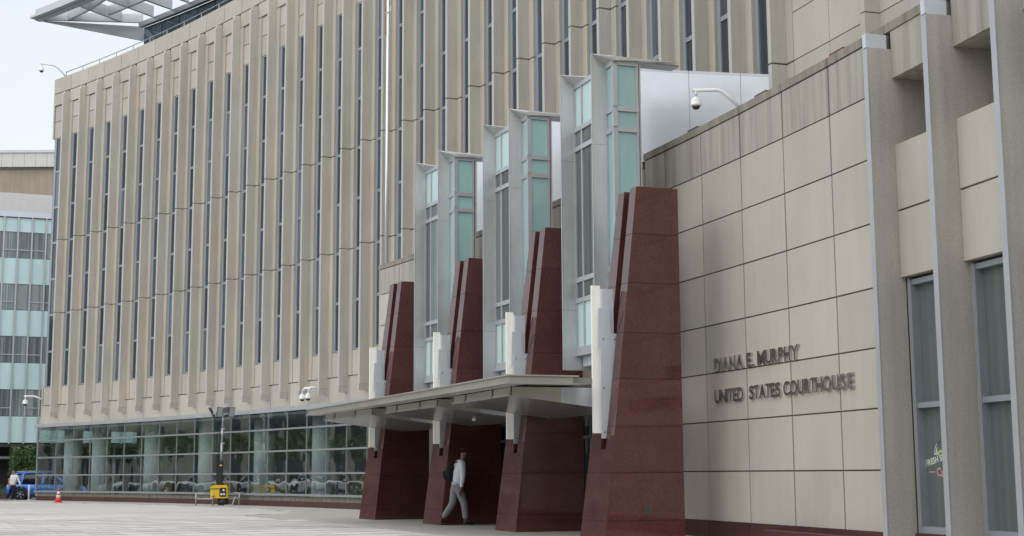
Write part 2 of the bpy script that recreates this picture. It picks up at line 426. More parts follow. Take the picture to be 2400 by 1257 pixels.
# glazed lobby
g = MB(); g.pbox(-0.80, 21.5, -0.45, 0.16, 3.735, 3.905, 22); g.build('cornice_strip', M['alu'], ct)
g = MB(); g.pbox(-0.72, 21.5, -0.40, 0.02, 0.24, 0.40, 22); g.build('grey_base_band', M['coping'], ct)
LZ = [0.52, 1.30, 2.18, 3.04, 3.735]
for k in range(-1, 22):
    a = k+0.5 if k >= 0 else -0.62; b = k+1.5 if k >= 0 else 0.5
    a2, b2 = a+0.002, b-0.002
    g = MB()
    for q, z in enumerate(LZ[:-1]):
        if q == 0: g.pbox(a2, b2, 0.00, 0.21, 0.44, 0.52)
        else: g.pbox(a2, b2, 0.03, 0.15, z-0.032, z+0.032)
    for q in range(4):
        g.pbox(b-0.013, b-0.002, 0.06, 0.115, LZ[q]+(0.041 if q else 0.001), LZ[q+1]-0.041)
        if k == -1: g.pbox(a+0.002, a+0.035, 0.05, 0.135, LZ[q]+(0.041 if q else 0.001), LZ[q+1]-0.041)
    w = g.build('lobby_window', M['lobby_bar'], ct)
    for q in range(4):
        h = MB(); h.add([P(a,0.09,LZ[q]),P(b-0.012,0.09,LZ[q]),P(b-0.012,0.09,LZ[q+1]),P(a,0.09,LZ[q+1])], [(0,1,2,3)])
        h.build('pane', M['glass_lobby'], w, fix=False)
    h = MB(); h.pbox(a2, b2-0.004, -0.40, 0.055, -0.02, 0.24); h.build('granite_base', M['granite_base'], ct)
h = MB()
for q in range(4):
    h.add([P(-0.61,0.09,LZ[q]),P(-0.61,-5.9,LZ[q]),P(-0.61,-5.9,LZ[q+1]),P(-0.61,0.09,LZ[q+1])], [(0,1,2,3)])
h.build('side_pane', M['glass_lobby'], ct, fix=False)
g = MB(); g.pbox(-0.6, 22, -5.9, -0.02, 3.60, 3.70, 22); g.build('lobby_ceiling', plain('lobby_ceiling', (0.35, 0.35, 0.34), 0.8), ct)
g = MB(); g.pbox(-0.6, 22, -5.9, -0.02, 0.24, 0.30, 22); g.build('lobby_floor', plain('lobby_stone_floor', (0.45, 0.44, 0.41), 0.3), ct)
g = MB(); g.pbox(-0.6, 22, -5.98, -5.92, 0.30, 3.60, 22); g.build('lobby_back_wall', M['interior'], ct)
for c_i in (-0.2, 1.42, 4.42, 7.45, 10.45, 13.45, 16.45, 19.4):
    p = P(c_i, -1.55, 0); g = MB(); g.lathe([(0.46, 0.31), (0.46, 3.59)], (p[0], p[1], 0), 24); g.build('lobby_column', M['column'], ct)
for c_i, o_ in ((3.1, -3.2), (5.8, -4.0), (9.0, -3.5), (12.0, -4.2), (15.0, -3.4)):
    g = MB(); g.pbox(c_i, c_i+0.7, o_-0.5, o_, 0.31, 1.25); g.build('lobby_counter', plain('lobby_counter', (0.22, 0.17, 0.12), 0.5), ct)

# roof railing
rl = wthing('roof_railing', 'thin grey metal railing running along the top of the curved parapet', 'railing', P(3, -0.5, 22.44))
for k in range(0, 14):
    g = MB(); p = P(k-0.42, -0.48, 22.44); g.tube([p, (p[0], p[1], 22.74)], 0.022, 6); g.build('post', M['steel'], rl)
g = MB(); g.tube([P(-0.44+0.5*k, -0.48, 22.74) for k in range(28)], 0.024, 6); g.build('rail', M['steel'], rl)

# ------------------------------------------------------------------ rooftop pavilion with trellis eave
rp = wthing('rooftop_pavilion', 'dark glazed rooftop storey under a projecting pale grey steel trellis eave', 'penthouse', P(1, -6, 22.3))
for k in range(-2, 8):
    for z0, z1 in ((22.3, 24.55), (24.6, 26.7)):
        g = MB(); a = -1.0 if k == -2 else k+0.02; b = k+0.98 if k > -2 else -0.02
        if k == -1: continue
        g.pbox(a, b, -12, -5.85, z0, z1); g.build('glass_panel', M['glass_pent'], rp)
g = MB(); g.pbox(-1.12, 8, -5.84, -5.6, 26.72, 27.0, 9); g.build('eave_beam', M['steel'], rp)
g = MB(); g.pbox(-3.35, 8, -1.32, -1.0, 26.95, 27.08, 12); g.pbox(-3.35, 8, -1.66, -1.33, 26.9, 27.55, 12); g.build('outer_beam', M['alu'], rp)
def beam(i0, o0, i1, o1, z0a, z0b, z1, w, name='trellis_beam'):
    a = Vector(P(i0,o0,0)); b = Vector(P(i1,o1,0)); d = (b-a).normalized(); s = Vector((-d.y, d.x, 0))*w/2
    g = MB(); g.hexa([a-s+Vector((0,0,z0a)), b-s+Vector((0,0,z0b)), b+s+Vector((0,0,z0b)), a+s+Vector((0,0,z0a)), a-s+Vector((0,0,z1)), b-s+Vector((0,0,z1)), b+s+Vector((0,0,z1)), a+s+Vector((0,0,z1))])
    g.build(name, M['alu'], rp)
beam(-3.3, -1.70, -1.05, -5.80, 27.0, 27.0, 27.5, 0.15)
beam(-3.38, -1.70, -1.15, -6.9, 26.98, 26.05, 27.0, 0.12, 'end_beam')
for i0, o0, i1, o1 in ((-1.10,-1.70,-1.50,-4.85), (0.14,-1.70,-0.30,-5.58), (1.14,-1.70,0.75,-5.58), (2.1,-1.70,1.7,-5.58), (3.1,-1.70,2.7,-5.58), (4.1,-1.7,3.7,-5.58), (5.1,-1.7,4.7,-5.58)):
    beam(i0, o0, i1, o1, 27.0, 27.0, 27.62, 0.16)
for i0, o0, i1, o1 in ((-2.72,-2.75,-1.25,-2.55), (-1.22,-3.75,-0.16,-3.75), (-0.10,-3.75,0.90,-3.75), (0.97,-3.75,1.88,-3.75), (1.93,-3.75,2.85,-3.75), (2.92,-3.75,3.85,-3.75), (-1.15,-2.55,0.0,-2.2)):
    beam(i0, o0, i1, o1, 27.02, 27.02, 27.55, 0.14)

# ------------------------------------------------------------------ entrance pavilion (lower curved wall with the sign)
pv = wthing('entrance_pavilion', 'low curved entrance wing of cream stone panels with right-hand aggregate fins and tall windows', 'building', P(33, 1.7, 0))
g = MB(); g.pbox(30.40, 36.1, 0.3, 1.62, 6.25, 8.0, 6); g.pbox(36.1, 45, -0.3, 0.35, 0.0, 8.0, 9); g.pbox(30.40, 36.2, -0.3, 1.62, 0.0, 6.25, 6); g.pbox(20.1, 23.2, -0.3, 1.62, 0.0, 7.95, 3)
g.pbox(23.2, 30.4, -0.3, 1.62, 3.3, 7.9, 8)
g.build('core_wall', M['core'], pv)
g = MB(); g.pbox(30.42, 36.15, 1.62, 1.680, 0.25, 8.0, 6); g.pbox(20.12, 23.2, 1.62, 1.680, 0.25, 7.9, 3); g.pbox(23.2, 30.42, 1.62, 1.680, 3.3, 7.9, 8)
g.build('joint_backing', M['joint'], pv)
ROWS = [0.33, 1.28, 2.23, 3.17, 4.11, 5.13, 6.16, 7.17, 8.02]
def wall_panels(i_edges, rows):
    for a, b in zip(i_edges[:-1], i_edges[1:]):
        for r, (z0, z1) in enumerate(zip(rows[:-1], rows[1:])):
            g = MB(); g.pbox(a+0.011, b-0.011, 1.678, 1.70+random.uniform(-0.002, 0.002), z0+0.013, z1-0.013)
            g.build('stone_panel', M['panel_top'] if r == len(rows)-2 else M['panel'], pv)
wall_panels([30.40, 31, 32, 33, 34, 35, 36.12], ROWS)
wall_panels([20.04, 21, 22, 23.0], [4.0, 5.0, 6.02, 7.03, 7.86])
for a, b in ((30.38,31),(31,32),(32,33),(33,34),(34,35),(35,36.12),(36.12,37.1),(37.1,38.1),(38.1,39.1),(39.1,40)):
    g = MB(); g.pbox(a+0.004, b-0.004, 0.7, 1.715, 8.028, 8.17); g.build('coping', M['coping'], pv)
for a, b in ((20.02,21),(21,22),(22,23.0)):
    g = MB(); g.pbox(a+0.004, b-0.004, 0.9, 1.715, 7.87, 8.02); g.build('coping', M['coping'], pv)
for a, b in ((30.4,31),(31,32),(32,33),(33,34),(34,35),(35,36.12)):
    g = MB(); g.pbox(a+0.003, b-0.003, 1.5, 1.725, 0.0, 0.335); g.build('granite_base', M['granite_base'], pv)
g = MB(); g.pbox(33.60, 36.10, 1.73, 2.02, 0.0, 0.255, 3); g.build('granite_bench', M['granite_base'], pv)
# wall over the doors, behind the piers
wall_panels([23.0, 24, 25, 26, 27, 28, 29, 30.40], [3.3, 4.0, 5.0, 6.02, 7.03, 7.86])
for k in range(23, 30):
    g = MB(); g.pbox(k+0.004, (k+1 if k < 29 else 30.37)-0.004, 0.9, 1.715, 7.87, 8.02); g.build('coping', M['coping'], pv)
# right-hand fins
for i in (36.10, 37.12, 38.14, 39.16):
    top = 7.74
    g = MB()
    g.pbox(i+0.026, i+0.098, 0.36, 2.09, -0.02, top)
    f = g.build('fin', M['finr'], pv)
    h = MB(); h.pbox(i+0.024, i+0.10, 2.092, 2.115, -0.02, top-0.012); h.build('metal_edge', M['alu_edge'], f)
    h = MB(); h.pbox(i+0.024, i+0.09, 1.76, 2.115, top+0.004, top+0.225); h.build('metal_cap', M['white_metal'], f)
    # bay to the right of the fin
    a, b = i+0.10, i+1.018
    h = MB(); h.pbox(a+0.002, b+0.02, 0.36, 1.698, 7.275, 8.02); h.build('stone_lintel', M['panel_top'], pv)
    h = MB(); h.pbox(a+0.002, b+0.02, 0.36, 0.50, 6.22, 7.27); h.build('niche_back', M['fin'], pv)
    for z0, z1 in ((4.17, 5.175), (5.205, 6.215)):
        h = MB(); h.pbox(a+0.002, b+0.02, 0.36 if z0 > 5 else 1.0, 1.70, z0, z1); h.build('stone_panel', M['panel'], pv)
    h = MB(); wl, wr = a+0.03, b-0.02
    h.pbox(wl, wl+0.045, 1.40, 1.62, 0.36, 4.12); h.pbox(wr-0.06, wr, 1.40, 1.62, 0.36, 4.12)
    h.pbox(wl+0.047, wr-0.062, 1.42, 1.60, 4.04, 4.12); h.pbox(wl+0.047, wr-0.062, 1.42, 1.60, 2.19, 2.27); h.pbox(wl+0.047, wr-0.062, 1.42, 1.62, 0.36, 0.46)
    w = h.build('window', M['alu_blue'], pv)
    for z0, z1 in ((0.45, 2.20), (2.26, 4.05)):
        h = MB(); h.pbox(wl+0.03, wr-0.04, 1.47, 1.49, z0, z1); h.build('pane', M['glass_grey'], w)
    h = MB(); h.pbox(wl+0.16, wl+0.21, 1.4902, 1.4908, 0.5, 4.0); h.build('blind_edge', M['glass_bay'], w)
    h = MB(); h.pbox(a+0.002, a+0.029, 1.2, 1.60, 0.0, 4.16); h.build('jamb_stone', M['finr'], pv)
    h = MB(); h.pbox(a+0.002, b, 1.2, 1.66, 0.0, 0.355); h.build('granite_base', M['granite_base'], pv)
# doors deep inside the entrance
g = MB(); g.pbox(22.5, 31.2, 0.0, 0.05, 0.0, 3.0, 9); g.build('door_glazing', M['glass_dark'], pv)
for k in range(0, 18):
    g = MB(); a = 22.6+k*0.5; g.pbox(a, a+0.04, 0.052, 0.12, 0.0, 2.9); g.build('door_frame', M['alu_blue'], pv)
g = MB(); g.pbox(22.5, 31.2, 0.052, 0.11, 2.15, 2.22, 9); g.build('door_transom', M['alu_blue'], pv)
g = MB(); g.pbox(22.5, 31.4, 0.0, 1.68, 2.60, 2.70, 9); g.build('entrance_ceiling', M['soffit'], pv)

# loose flashing strips on the coping
for k, (a, b, m, lab) in enumerate(((31.65, 31.91, 'darksteel', 'dark metal flashing strip lying on the wall coping left of the arm camera'), (33.38, 33.65, 'redmetal', 'rusty flashing strip on the coping just right of the arm camera'), (35.04, 35.31, 'redmetal', 'rusty flashing strip on the coping nearest the first white fin cap'))):
    g = MB(); g.pbox(a, b, 1.50, 1.70, 8.173, 8.215); o = g.build('flashing_strip', M[m], None, label=lab, category='flashing', group='flashing strips on the coping')

# ------------------------------------------------------------------ red granite piers
PIERS = [23.74, 26.68, 29.62, 32.55]
names_p = ['farthest', 'second', 'third', 'nearest']
plabel = ['battered red granite pier farthest left, at the lobby end of the canopy',
          'battered red granite pier directly behind the walking man',
          'battered red granite pier just right of the walking man',
          'largest red granite pier, beside the wall with the courthouse lettering']
ZJ = [0.0, 0.39, 1.26, 1.70, 2.12, 2.99, 3.86, 4.80, 5.74, 6.65]
def pier_front(z): return 4.29-(4.29-3.54)*z/6.65
def pier_left(i, z): return i-0.76+(0.76-0.53)*z/6.65
for k, i in enumerate(PIERS):
    pr = wthing('granite_pier', plabel[k], 'pier', P(i-0.35, 3.5, 0), 'red granite piers at the entrance')
    back = 2.68
    for q, (z0, z1) in enumerate(zip(ZJ[:-1], ZJ[1:])):
        j0 = 0.0 if q == 0 else (0.0 if z0 in (1.70,) else 0.004); j1 = 0.0 if z1 in (1.70, 6.65) else 0.004
        za, zb = z0+j0, z1-j1
        def blk(fl, fr):
            g = MB()
            la, lb = fl(za), fl(zb); ra, rb = fr(za), fr(zb)
            fa, fb = pier_front(za), pier_front(zb)
            g.hexa([P(la,fa,za),P(ra,fa,za),P(ra,back,za),P(la,back,za),P(lb,fb,zb),P(rb,fb,zb),P(rb,back,zb),P(lb,back,zb)])
            g.build('granite_block', M['granite'], pr)
        if z0 < 1.69:
            blk(lambda z: pier_left(i, z), lambda z: i)
        else:
            blk(lambda z: pier_left(i, z), lambda z: i-0.35-0.03*(1-z/6.65))
            blk(lambda z: i-0.18-0.06*(1-z/6.65), lambda z: i)
    def inner(fl, fr, za, zb):
        e = 0.014; q = 0.009
        fa, fb = pier_front(za)-e, pier_front(zb)-e
        g.hexa([P(fl(za)+q,fa,za),P(fr(za)-q,fa,za),P(fr(za)-q,back+e,za),P(fl(za)+q,back+e,za),P(fl(zb)+q,fb,zb),P(fr(zb)-q,fb,zb),P(fr(zb)-q,back+e,zb),P(fl(zb)+q,back+e,zb)])
    for fl, fr, za, zb in ((lambda z: pier_left(i, z), lambda z: i, 0.01, 1.69), (lambda z: pier_left(i, z), lambda z: i-0.35-0.03*(1-z/6.65), 1.71, 6.6), (lambda z: i-0.18-0.06*(1-z/6.65), lambda z: i, 1.71, 6.6)):
        g = MB(); inner(fl, fr, za, zb); g.build('mortar_core', M['joint'], pr)
    g = MB(); g.pbox(i-0.42, i-0.12, 2.75, 3.0, 1.71, 6.5); g.build('granite_core', M['granite_base'], pr)
    if k == 3:
        g = MB(); g.pbox(i+0.0005, i+0.008, 3.35, 3.51, 0.51, 0.67); pl = g.build('cover_plate', plain('bronze_plate', (0.10, 0.085, 0.08), 0.5, 0.3), pr)
        g = MB(); g.pbox(i+0.009, i+0.012, 3.40, 3.46, 0.55, 0.63); g.build('socket', M['darksteel'], pl)

# ------------------------------------------------------------------ tall bay windows with stainless hoods
LI = [24.36, 27.30, 30.22]; RI = [25.40, 28.33, 31.26]
blab = ['stainless hooded bay window rising behind the two left-hand granite piers',
        'stainless hooded bay window in the middle of the three above the canopy',
        'tallest-looking stainless hooded bay window, next to the white panel wall']
for k in range(3):
    li, ri = LI[k], RI[k]
    bw = wthing('bay_window', blab[k], 'bay window', P((li+ri)/2, 3.2, 3.4), 'stainless bay windows over the canopy')
    zt, zb = 9.85, 3.42
    og = 3.22
    for s, i in enumerate((li, ri)):
        for z0, z1 in ((zb, 4.70), (4.706, 7.94), (7.946, zt)):
            g = MB(); g.pbox(i-0.016, i, 2.64, 3.54, z0, z1); g.build('hood_blade', M['stainless'], bw)
        g = MB(); g.pbox(i-0.022, i+0.004, 3.541, 3.556, zb, zt); g.build('edge_trim', M['alu_edge'], bw)
        # splayed hood soffit over the glass
        r = (ri-0.02) if s == 0 else i+0.30
        o_r = 3.54 if s == 0 else og+0.02
        g = MB()
        if s == 0:
            g.add([P(i,3.54,zt),P(i,og,9.62),P(i+0.42,og+0.02,9.66),P(i,3.54,zt+0.01),P(i,og,zt+0.01),P(i+0.42,og+0.02,9.675)], [(0,1,2),(3,5,4),(0,3,4,1),(1,4,5,2),(0,2,5,3)])
        else:
            g.add([P(i,3.54,zt),P(r,og+0.03,zt-0.16),P(r,og,9.62),P(i,og,9.62),P(i,3.54,zt+0.012),P(r,og+0.03,zt-0.15),P(r,1.72,zt-0.15),P(i,1.72,zt+0.012)], [(0,1,2,3),(4,7,6,5),(0,4,5,1),(1,5,6,2),(0,3,7,4),(3,2,6,7)])
        g.build('hood_soffit', M['stainless'], bw)
    g = MB(); g.pbox(li, ri+0.21, 2.60, 2.635, zb+0.1, 9.60); g.build('back_panel', M['stainless'], bw)
    HZ = [3.86, 4.90, 5.34, 8.20, 8.63, 9.60]
    # wide light
    g = MB(); a, b = li+0.002, ri-0.03
    for z in HZ:
        g.pbox(a, b, og-0.05, og+0.03, z-0.05, z+0.05)
    for q in range(5):
        for x0, x1 in ((a, a+0.02), (a+0.22, a+0.255), (a+0.60, a+0.635), (b-0.03, b)):
            g.pbox(x0, x1, og-0.05, og+0.022, HZ[q]+0.051, HZ[q+1]-0.051)
    g.pbox(a, b, og-0.08, og+0.06, 3.72, 3.805)
    fr = g.build('frame', M['alu'], bw)
    for q in range(5):
        mat = M['teal_pale'] if q in (0, 4) else M['glass_bay']
        for x0, x1 in ((a+0.01, a+0.235), (a+0.24, a+0.615), (a+0.62, b-0.01)):
            g = MB(); g.pbox(x0, x1, og-0.02, og-0.008, HZ[q]+0.03, HZ[q+1]-0.03); g.build('pane', mat, fr)
    g = MB(); g.pbox(a+0.03, b-0.02, 2.65, og-0.10, 3.50, 3.715); g.build('sill_box', M['white_metal'], bw)
    # narrow corner box
    a, b = ri+0.002, ri+0.235
    g = MB()
    for z in HZ:
        g.pbox(a, b, og-0.06, og+0.03, z-0.05, z+0.05)
        g.pbox(b-0.045, b+0.02, 2.68, og-0.061, z-0.05, z+0.05)
    for q in range(5):
        g.pbox(a, a+0.02, og-0.05, og+0.022, HZ[q]+0.051, HZ[q+1]-0.051)
        g.pbox(b-0.05, b+0.012, og-0.07, og+0.024, HZ[q]+0.051, HZ[q+1]-0.051)
        g.pbox(b-0.05, b+0.012, 2.68, 2.74, HZ[q]+0.051, HZ[q+1]-0.051)
    g.pbox(a, b, og-0.08, og+0.06, 3.70, 3.805)
    fr = g.build('corner_frame', M['alu'], bw)
    for q in range(5):
        g = MB(); g.pbox(a+0.01, b-0.03, og-0.02, og-0.006, HZ[q]+0.03, HZ[q+1]-0.03); g.build('pane', M['teal'], fr)
        g = MB(); g.pbox(b-0.02, b-0.008, 2.70, og-0.05, HZ[q]+0.03, HZ[q+1]-0.03); g.build('pane', M['teal'], fr)
    # white panelled screen wall on the roof, running back to the main block
    W0, W1 = (ri-1.15, 1.55), (ri+0.66, -0.30)
    for q, (f0, f1) in enumerate(((0.0, 0.36), (0.364, 0.72), (0.724, 1.0))):
        pa = (W0[0]+(W1[0]-W0[0])*f0, W0[1]+(W1[1]-W0[1])*f0); pb = (W0[0]+(W1[0]-W0[0])*f1, W0[1]+(W1[1]-W0[1])*f1)
        A = [P(pa[0]-0.04,pa[1],0),P(pa[0],pa[1],0),P(pb[0],pb[1],0),P(pb[0]-0.04,pb[1],0)]
        za, zb2 = 10.20-0.80*f0, 10.20-0.80*f1
        g = MB(); g.hexa([(x,y,7.6) for x,y,_ in A]+[(A[0][0],A[0][1],za),(A[1][0],A[1][1],za),(A[2][0],A[2][1],zb2),(A[3][0],A[3][1],zb2)]); g.build('white_panel', M['white_metal'], bw)
        g = MB(); g.hexa([(A[0][0],A[0][1],za+.003),(A[1][0],A[1][1],za+.003),(A[2][0],A[2][1],zb2+.003),(A[3][0],A[3][1],zb2+.003),(A[0][0],A[0][1],za+.06),(A[1][0],A[1][1],za+.06),(A[2][0],A[2][1],zb2+.06),(A[3][0],A[3][1],zb2+.06)]); g.build('panel_cap', M['alu_edge'], bw)
    g = MB(); g.pbox(ri+0.004, ri+0.22, 1.72, 3.15, 9.653, 9.68); g.pbox(li+0.004, ri-0.02, 2.62, 3.2, 9.653, 9.68); g.build('box_lid', M['alu'], bw)

# ------------------------------------------------------------------ entrance canopy
cn = wthing('entrance_canopy', 'wide metal entrance canopy reaching out between the red granite piers', 'canopy', P(26, 4.5, 2.9))
i0, i1 = 23.30, 32.50
def cfront(i): return 6.24-0.20*((i-28.6)/5.0)**2
n = 24
for nm, d0, z0, z1, ov in (('fascia', 0.0, 2.895, 3.006, 0.05), ('fascia_lip', 0.05, 3.010, 3.035, 1.0), ('fascia_flange', 0.06, 2.868, 2.890, 0.4)):
    g = MB()
    for k in range(n):
        a = i0+(i1-i0)*k/n; b = i0+(i1-i0)*(k+1)/n
        fa, fb = cfront(a)+d0, cfront(b)+d0
        g.hexa([P(a,fa,z0),P(b,fb,z0),P(b,fb-ov,z0),P(a,fa-ov,z0),P(a,fa,z1),P(b,fb,z1),P(b,fb-ov,z1),P(a,fa-ov,z1)])
    e = 0.03 if d0 == 0 else 0.06
    g.pbox(i1+0.0, i1+e, 4.86 if d0 == 0 else 4.76, cfront(i1)+d0, z0, z1)      # right-hand return
    g.build(nm, M['canopy'], cn)
g = MB()
for k in range(n):
    a = i0+0.05+(i1-0.02-i0-0.05)*k/n; b = i0+0.05+(i1-0.02-i0-0.05)*(k+1)/n
    fa, fb = cfront(a)-0.055, cfront(b)-0.055
    ba, bb_ = (1.72, 1.72) if b < 31.6 else (4.45, 4.45)
    g.hexa([P(a,fa,2.897),P(b,fb,2.897),P(b,bb_,2.897),P(a,ba,2.897),P(a,fa,3.004),P(b,fb,3.004),P(b,bb_,3.004),P(a,ba,3.004)])
g.build('roof_plate', M['soffit'], cn)
def zs(o): return 2.70-(5.76-o)*0.118
for (a, b, lo) in ((29.78, 32.00, 29.70), (26.82, 29.12, 26.76), (23.78, 26.18, 23.70)):
    of = 5.76; ob = 3.48
    N = 5       # soffit planks, running in from the front edge, sloping gently down to the doors
    sb = None
    for k in range(N):
        x0 = lo+(b-lo)*k/N; x1 = lo+(b-lo)*(k+1)/N-0.008
        g = MB(); g.hexa([P(x0,of,zs(of)),P(x1,of,zs(of)),P(x1,ob,zs(ob)),P(x0,ob,zs(ob)),P(x0,of,zs(of)+0.03),P(x1,of,zs(of)+0.03),P(x1,ob,zs(ob)+0.03),P(x0,ob,zs(ob)+0.03)])
        g.build('soffit_plank', M['soffit'], cn)
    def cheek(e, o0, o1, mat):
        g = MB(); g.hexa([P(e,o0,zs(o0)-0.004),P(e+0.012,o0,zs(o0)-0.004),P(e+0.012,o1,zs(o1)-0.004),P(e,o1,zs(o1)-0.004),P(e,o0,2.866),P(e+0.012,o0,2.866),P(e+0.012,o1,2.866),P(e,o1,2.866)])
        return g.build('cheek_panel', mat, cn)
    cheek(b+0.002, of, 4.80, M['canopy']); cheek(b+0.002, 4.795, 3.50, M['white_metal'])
    cheek(lo-0.016, of, 3.50, M['canopy'])
    x0 = a+0.02
    for wd in (0.46, 0.98, b-a-1.60):
        x1 = x0+wd
        g = MB(); g.pbox(x0, x1, of+0.002, of+0.05, 2.705, 2.742); g.build('edge_strip', M['canopy'], cn)
        for q in range(3):
            g = MB(); g.pbox(x0+0.01, x1-0.01, of+0.002, of+0.022, 2.748+q*0.040, 2.748+q*0.040+0.034); g.build('fascia_louvre', M['canopy'], cn)
        x0 = x1+0.06
    g = MB(); g.pbox(lo, b, of-0.06, of-0.004, zs(of)+0.032, 2.866); g.build('front_backing', M['darksteel'], cn)
    g = MB(); g.pbox(lo, b, ob-0.03, ob-0.002, zs(ob), 2.866); g.build('rear_closure', M['soffit'], cn)
p = P(28.0, 4.25, 2.52); g = MB(); g.lathe([(0.01,-0.055),(0.04,-0.04),(0.055,-0.01),(0.06,0.0)], p, 14)
g.build('dome_camera', M['white'], None, label='small white dome fixture under the canopy soffit', category='camera')
bpy.data.objects['dome_camera'].location = (0, 0, 0)

# ------------------------------------------------------------------ pier lamps
sl = ['white blade lamp on the farthest granite pier', 'white blade lamp on the pier behind the walking man',
      'white blade lamp on the pier right of the walking man', 'white blade lamp on the largest pier beside the lettered wall']
for k, i in enumerate(PIERS):
    s = wthing('pier_lamp', sl[k], 'lamp', P(i-0.38, 4.1, 1.9), 'blade lamps on the granite piers')
    c_i = i-0.33
    def z_of(z): return z
    g = MB(); g.pbox(c_i-0.03, c_i+0.005, 4.10, 4.27, 2.0, 4.79); g.build('diffuser', M['diffuser'], s)
    g = MB(); g.pbox(c_i+0.01, c_i+0.05, 3.86, 4.10, 3.6, 4.72); g.build('back_blade', M['white_metal'], s)
    g = MB(); a = c_i+0.052; g.hexa([P(a,4.20,3.6),P(a+0.016,4.20,3.6),P(a+0.016,3.90,3.6),P(a,3.90,3.6),P(a,4.18,4.35),P(a+0.016,4.18,4.35),P(a+0.016,3.96,4.35),P(a,3.96,4.35)]); g.build('front_blade', M['white_metal'], s)
    g = MB(); a = c_i+0.075; g.hexa([P(a,4.16,1.90),P(a+0.012,4.16,1.90),P(a+0.012,4.07,1.90),P(a,4.07,1.90),P(a,4.16,3.87),P(a+0.012,4.16,3.87),P(a+0.012,3.80,3.87),P(a,3.80,3.87)]); br = g.build('bracket_plate', M['white_metal'], s)
    g = MB(); g.hexa([P(c_i+0.03,4.10,1.95),P(c_i+0.07,4.10,1.95),P(c_i+0.07,4.0,1.95),P(c_i+0.03,4.0,1.95),P(c_i+0.03,4.10,3.6),P(c_i+0.07,4.10,3.6),P(c_i+0.07,3.7,3.6),P(c_i+0.03,3.7,3.6)]); g.build('lamp_body', M['alu_blue'], s)
    for o_, z in ((4.11, 3.77), (3.88, 3.77), (4.11, 2.85), (4.11, 2.02)):
        p = Vector(P(a+0.012, o_, z)); q = Vector(P(a+0.022, o_, z)); g = MB(); g.tube([p, q], 0.018, 8); g.build('bolt', M['steel'], br)

# ------------------------------------------------------------------ lettering on the wall
bold = None
def letters(name, label, chars, z0, h):
    root = wthing(name, label, 'sign', P((chars[0][1]+chars[-1][2])/2, 1.75, z0))
    for ch, a, b in chars:
        cu = bpy.data.curves.new('letter_curve', 'FONT'); cu.body = ch; cu.size = 1.0; cu.extrude = 0.0; cu.offset = 0.018
        to = bpy.data.objects.new('tmp_letter', cu); COL.objects.link(to)
        dg = bpy.context.evaluated_depsgraph_get(); me = bpy.data.meshes.new_from_object(to.evaluated_get(dg))
        bpy.data.objects.remove(to); bpy.data.curves.remove(cu)
        xs = [v.co.x for v in me.vertices]; ys = [v.co.y for v in me.vertices]
        x0, x1, y0, y1 = min(xs), max(xs), min(ys), max(ys)
        bm = bmesh.new(); bm.from_mesh(me); bmesh.ops.remove_doubles(bm, verts=bm.verts, dist=1e-5)
        r = bmesh.ops.extrude_face_region(bm, geom=bm.faces[:])
        ext = [e for e in r['geom'] if isinstance(e, bmesh.types.BMVert)]; es = set(ext)
        hh = h if ch != '.' else h*0.17
        for v in bm.verts:
            fx = (v.co.x-x0)/(x1-x0); fy = (v.co.y-y0)/(y1-y0)
            o = 1.745 if v in es else 1.7025
            v.co = P(a+(b-a)*fx, o, z0+hh*fy)
        bmesh.ops.recalc_face_normals(bm, faces=bm.faces); bm.to_mesh(me); bm.free()
        me.polygons.foreach_set('use_smooth', [False]*len(me.polygons)); me.materials.clear(); me.materials.append(M['letter'])
        link('letter', me, root)
        g = MB(); g.pbox((a+b)/2-0.008, (a+b)/2+0.008, 1.698, 1.7022, z0+hh*0.4, z0+hh*0.5)
        g.build('standoff', M['darksteel'], root)
m = NT('letter_metal'); m.b.inputs['Base Color'].default_value = (0.60, 0.585, 0.565, 1); m.set(Metallic=0.9, Roughness=0.2); M['letter'] = m.mat
r1 = [('D',32.24,32.385),('I',32.405,32.44),('A',32.45,32.615),('N',32.635,32.77),('A',32.79,32.965),('E',33.05,33.155),('.',33.18,33.22),('M',33.305,33.48),('U',33.50,33.625),('R',33.645,33.765),('P',33.785,33.895),('H',33.915,34.04),('Y',34.06,34.22)]
r2 = [('U',32.24,32.375),('N',32.395,32.52),('I',32.54,32.572),('T',32.585,32.685),('E',32.70,32.795),('D',32.81,32.945),('S',33.09,33.20),('T',33.21,33.31),('A',33.32,33.475),('T',33.475,33.575),('E',33.59,33.685),('S',33.695,33.805),('C',33.87,34.01),('O',34.02,34.165),('U',34.185,34.305),('R',34.33,34.445),('T',34.45,34.55),('H',34.565,34.69),('O',34.71,34.87),('U',34.895,35.02),('S',35.04,35.16),('E',35.195,35.30)]
letters('sign_lettering', 'upper line of metal wall letters reading DIANA E. MURPHY', r1, 3.185, 0.26)
letters('sign_lettering', 'lower line of metal wall letters reading UNITED STATES COURTHOUSE', r2, 2.58, 0.255)

